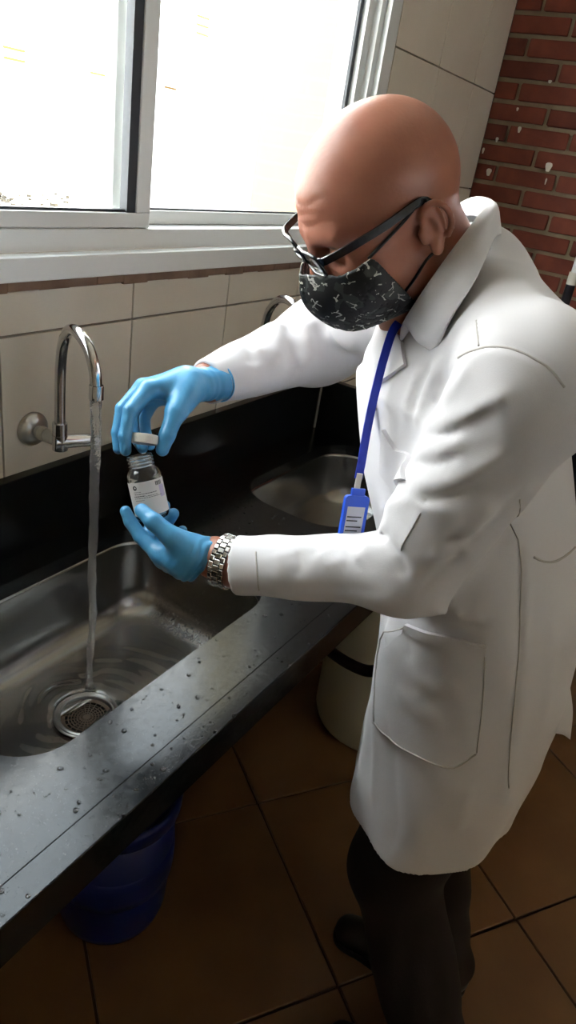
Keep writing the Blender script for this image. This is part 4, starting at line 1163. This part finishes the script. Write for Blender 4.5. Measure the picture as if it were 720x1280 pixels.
# spectacles
gl = tag(bpy.data.objects.new('glasses', None)); COL.objects.link(gl); gl.parent = man; gl['label'] = 'dark rectangular spectacles'
for s in (-1, 1):
    c = (.119, .024, s * .034); W2, H2 = .0275, .0145
    ring = []
    for k in range(36):
        a = 2 * math.pi * k / 36; ca, sa = math.cos(a), math.sin(a); n_ = 4
        r = (abs(ca) ** n_ + abs(sa) ** n_) ** (-1 / n_)
        ring.append((W2 * r * ca, H2 * r * sa))
    def gp(x, y, o=0): return hw(c[0] + .10 * y - .10 * abs(x * s + .034 - .034) * .4 - (.012 if False else .16 * max(0, (x * s) + 0.0)) + o, c[1] + y, c[2] + x)
    rp = [gp(x, y) for x, y in ring]; rp.append(rp[0]); rp.append(rp[1])
    MB().tube(rp, .0021, 8, cap=False).build('rim', M['frame'], gl, True)
    fr = [gp(x * .97, y * .97, .0004) for x, y in ring]; bk_ = [gp(x * .97, y * .97, -.0008) for x, y in ring]; n = 36
    mk('lens', fr + bk_, [tuple(range(n)), tuple(range(2 * n - 1, n - 1, -1))] + [(k, k + n, (k + 1) % n + n, (k + 1) % n) for k in range(n)], M['lens'], gl)
    tp = catmull([gp(s * .0275, .007), hw(.108, .032, s * .068), hw(.085, .033, s * .0755), hw(.04, .034, s * .0815), hw(.006, .036, s * .0825), hw(-.008, .033, s * .080), hw(-.018, .022, s * .076), hw(-.022, .008, s * .073)], 6)
    n = len(tp); v = []; f = []
    up = V3(HU); lt = V3(HL)
    for k, p_ in enumerate(tp):
        hgt = .0042 if k < n * .75 else .0030
        if k < 4: hgt = .005
        for (uu, ll) in ((hgt, .0014), (-hgt, .0014), (-hgt, -.0014), (hgt, -.0014)):
            v.append(V3(p_) + up * uu + lt * ll)
    for k in range(n - 1):
        for j in range(4): f.append((k * 4 + j, k * 4 + (j + 1) % 4, (k + 1) * 4 + (j + 1) % 4, (k + 1) * 4 + j))
    f += [(3, 2, 1, 0), tuple(4 * (n - 1) + j for j in range(4))]
    mk('temple', v, f, M['frame'], gl)
MB().tube(catmull([hw(.1195, .028, -.0075), hw(.1225, .031, 0), hw(.1195, .028, .0075)], 5), .002, 8).build('bridge', M['frame'], gl, True)
# eyebrows
# lanyard and badge
ly = tag(bpy.data.objects.new('lanyard', None)); COL.objects.link(ly); ly.parent = man; ly['label'] = 'blue lanyard with badge holder'
def ribbon(name, pts, wd, m, parent, wdir, th=.0012):
    P_ = catmull(pts, 6); v = []; f = []
    wds = wd if isinstance(wd, list) else [wd] * len(P_)
    wdir = V3(wdir)
    for k, p_ in enumerate(P_):
        t = V3(P_[min(k + 1, len(P_) - 1)]) - V3(P_[max(k - 1, 0)]); t /= np.linalg.norm(t)
        b_ = wdir - t * (wdir @ t); b_ /= np.linalg.norm(b_); nn = np.cross(t, b_)
        for (i, j) in ((1, 1), (-1, 1), (-1, -1), (1, -1)): v.append(V3(p_) + b_ * i * wd / 2 + nn * j * th / 2)
    n = len(P_)
    for k in range(n - 1):
        for j in range(4): f.append((k * 4 + j, k * 4 + (j + 1) % 4, (k + 1) * 4 + (j + 1) % 4, (k + 1) * 4 + j))
    f += [(3, 2, 1, 0), tuple(4 * (n - 1) + j for j in range(4))]
    return mk(name, v, f, m, parent)
LANY = [(0.8239, 0.3344, 1.4682), (0.8003, 0.3354, 1.4549), (0.7773, 0.3297, 1.4321), (0.7571, 0.3230, 1.4001), (0.7464, 0.3191, 1.3694), (0.7452, 0.3179, 1.3331), (0.7446, 0.3161, 1.3020), (0.7413, 0.3144, 1.2817)]
ribbon('ribbon', LANY, .0105, M['blue_ribbon'], ly, (0.7493, -0.7524, -0.1872))
ribbon('strap_clip', [(0.7409, 0.3135, 1.2888), (0.7400, 0.3131, 1.2738), (0.7373, 0.3104, 1.2579)], .007, M['white_tape'], ly, (0.6321, -0.8163, -0.1188), .003)
# badge holder hangs from the clip
bo = V3((0.7315, 0.3053, 1.2278)); bx = V3((0.7666, -0.6359, -0.0705)); bz = V3((0.2353, 0.0836, 0.9636)); bx /= np.linalg.norm(bx); bz -= bx * (bz @ bx); bz /= np.linalg.norm(bz); by = np.cross(bx, bz)
if by @ (V3((0, 0, 1.63)) - bo) < 0: by = -by
hb = MB()
ol = [(x, y) for x, y in rrect(-.0165, .0165, -.040, .034, .005, 5)]
n = len(ol)
v = [tuple(bo + bx * x + bz * y + by * h) for h in (.003, -.003) for x, y in ol]
hb.add(v, [tuple(range(n)), tuple(range(2 * n - 1, n - 1, -1))] + [(k, k + n, (k + 1) % n + n, (k + 1) % n) for k in range(n)])
hb.obox(bo + bz * .037, bx * .009, by * .002, bz * .006)
hb.build('badge_holder', M['blue_plastic'], ly)
cb = MB().obox(bo - bz * .007 + by * .0032, bx * .0120, by * .0004, bz * .027); cb.build('badge_card', M['card'], ly)
ib = MB()
for k, (x0, x1, y) in enumerate([(-.011, .009, .014), (-.011, .004, .009), (-.011, .010, .001), (-.011, .006, -.004), (-.011, .009, -.012), (-.011, .001, -.017), (-.011, .008, -.024)]):
    ib.obox(bo - bz * (.007 - y) + bx * (x0 + x1) / 2 + by * .0037, bx * (x1 - x0) / 2, by * .0001, bz * .0008)
ib.build('badge_print', M['ink'], ly)

# ------------------------------------------------------------------ bottle and cap in his hands
ba = V3((0.0403, 0.4004, 0.9146)); ba /= np.linalg.norm(ba)
bc = V3((0.6437, 0.5540, 1.1609))      # centre of the base
bt = thing('bottle', 'small clear glass bottle with paper label held in the lower blue glove', 'bottle', tuple(bc))
BR = .0228
outer = [(0, .001), (.017, 0), (.0205, .0015), (BR, .006), (BR, .058), (.0222, .063), (.0195, .0675), (.0172, .0695), (.0166, .072)]
th = []
for k in range(25):
    z = .0725 + k * .00058
    th.append((.0166 + .0011 * max(0, math.sin(k / 24 * 3 * 2 * math.pi - .5)), z))
neck_ = th + [(.0168, .0868), (.0164, .0875), (.0148, .0875)]
innr = [(.0146, .086), (.0146, .071), (.0175, .066), (BR - .002, .060), (BR - .002, .007), (.018, .004), (0, .0045)]
MB().lathe(outer + neck_ + innr, bc, ba, 56).build('glass_body', M['glass'], bt, True)
# label: a curved paper band facing the camera, with its print
lf = (V3((0, 0, 1.63)) - bc); lf -= ba * (lf @ ba); lf /= np.linalg.norm(lf); ls = np.cross(ba, lf)     # ls: to the viewer's right or left
if ls @ V3((0.5389, -0.8293, 0.1479)) < 0: ls = -ls
def lab(u, h, r): return tuple(bc + ba * h + (lf * math.cos(u / BR) + ls * math.sin(u / BR)) * r)
def band(mb, u0, u1, h0, h1, r, k=None):
    k = k or max(2, int((u1 - u0) / .0015)); v = []; f = []
    for i in range(k + 1):
        u = u0 + (u1 - u0) * i / k
        v += [lab(u, h0, r), lab(u, h1, r)]
    for i in range(k): f.append((2 * i, 2 * i + 2, 2 * i + 3, 2 * i + 1))
    mb.add(v, f)
lb = MB(); band(lb, -.050, .034, .009, .0545, BR + .0003, 60); lb.build('paper_label', M['label'], bt, True)
pm = MB()
def disc(mb, u, h, rad, r, k=20):
    mb.add([lab(u + rad * math.cos(a), h + rad * math.sin(a), r) for a in np.linspace(0, 2 * math.pi, k + 1)[:-1]], [tuple(range(k))])
disc(pm, -.0165, .0475, .0031, BR + .00045)
for k, (u, w_) in enumerate([(.0125, .0012), (.0142, .0006), (.0152, .0014), (.0172, .0007), (.0186, .0013), (.0205, .0006), (.0216, .001)]): band(pm, u, u + w_, .0465, .0520, BR + .00045)
random.seed(3)
for (h, u0, u1, hh) in [(.0415, -.019, -.008, .0006), (.0385, -.019, .012, .0008), (.0355, -.020, -.004, .0011), (.0350, -.003, .013, .0006), (.0330, -.020, .020, .0006), (.0300, -.019, -.006, .0006)]:
    u = u0
    while u < u1:
        l_ = random.uniform(.0012, .0034); band(pm, u, min(u + l_, u1), h, h + hh, BR + .00045); u += l_ + .0006
pm.build('label_print', M['ink'], bt)
p2 = MB(); disc(p2, -.0160, .0478, .0013, BR + .0005); p2.build('logo_mark', M['label'], bt)
p3 = MB(); band(p3, .017, .0265, .030, .046, BR + .0004); p3.build('label_flash', M['lilac'], bt, True)

ca = V3((0.3799, 0.2815, 0.8701)); ca /= np.linalg.norm(ca)
cc = V3((0.6818, 0.6131, 1.2397))
cp = thing('screw_cap', 'white screw cap held in the upper blue glove above the bottle', 'cap', tuple(cc))
MB().lathe([(.0165, .001), (.0178, .0), (.0188, .001), (.0188, .0118), (.0178, .0132), (0, .0134)], cc, ca, 56).build('shell', M['cap'], cp, auto=40)
MB().lathe([(.0176, .0), (.0170, .0), (.0166, .0110), (0, .0110)], cc, ca, 40).build('liner', M['card'], cp, auto=40)
kb = MB()
for k in range(56):
    a = 2 * math.pi * k / 56; u = Vector(ca).orthogonal().normalized(); v_ = Vector(ca).cross(u); rad = u * math.cos(a) + v_ * math.sin(a); tan = v_ * math.cos(a) - u * math.sin(a)
    kb.obox(Vector(cc) + Vector(ca) * .0066 + rad * .0188, rad * .0003, tan * .0006, Vector(ca) * .0048)
kb.build('grip_ribs', M['cap'], cp)
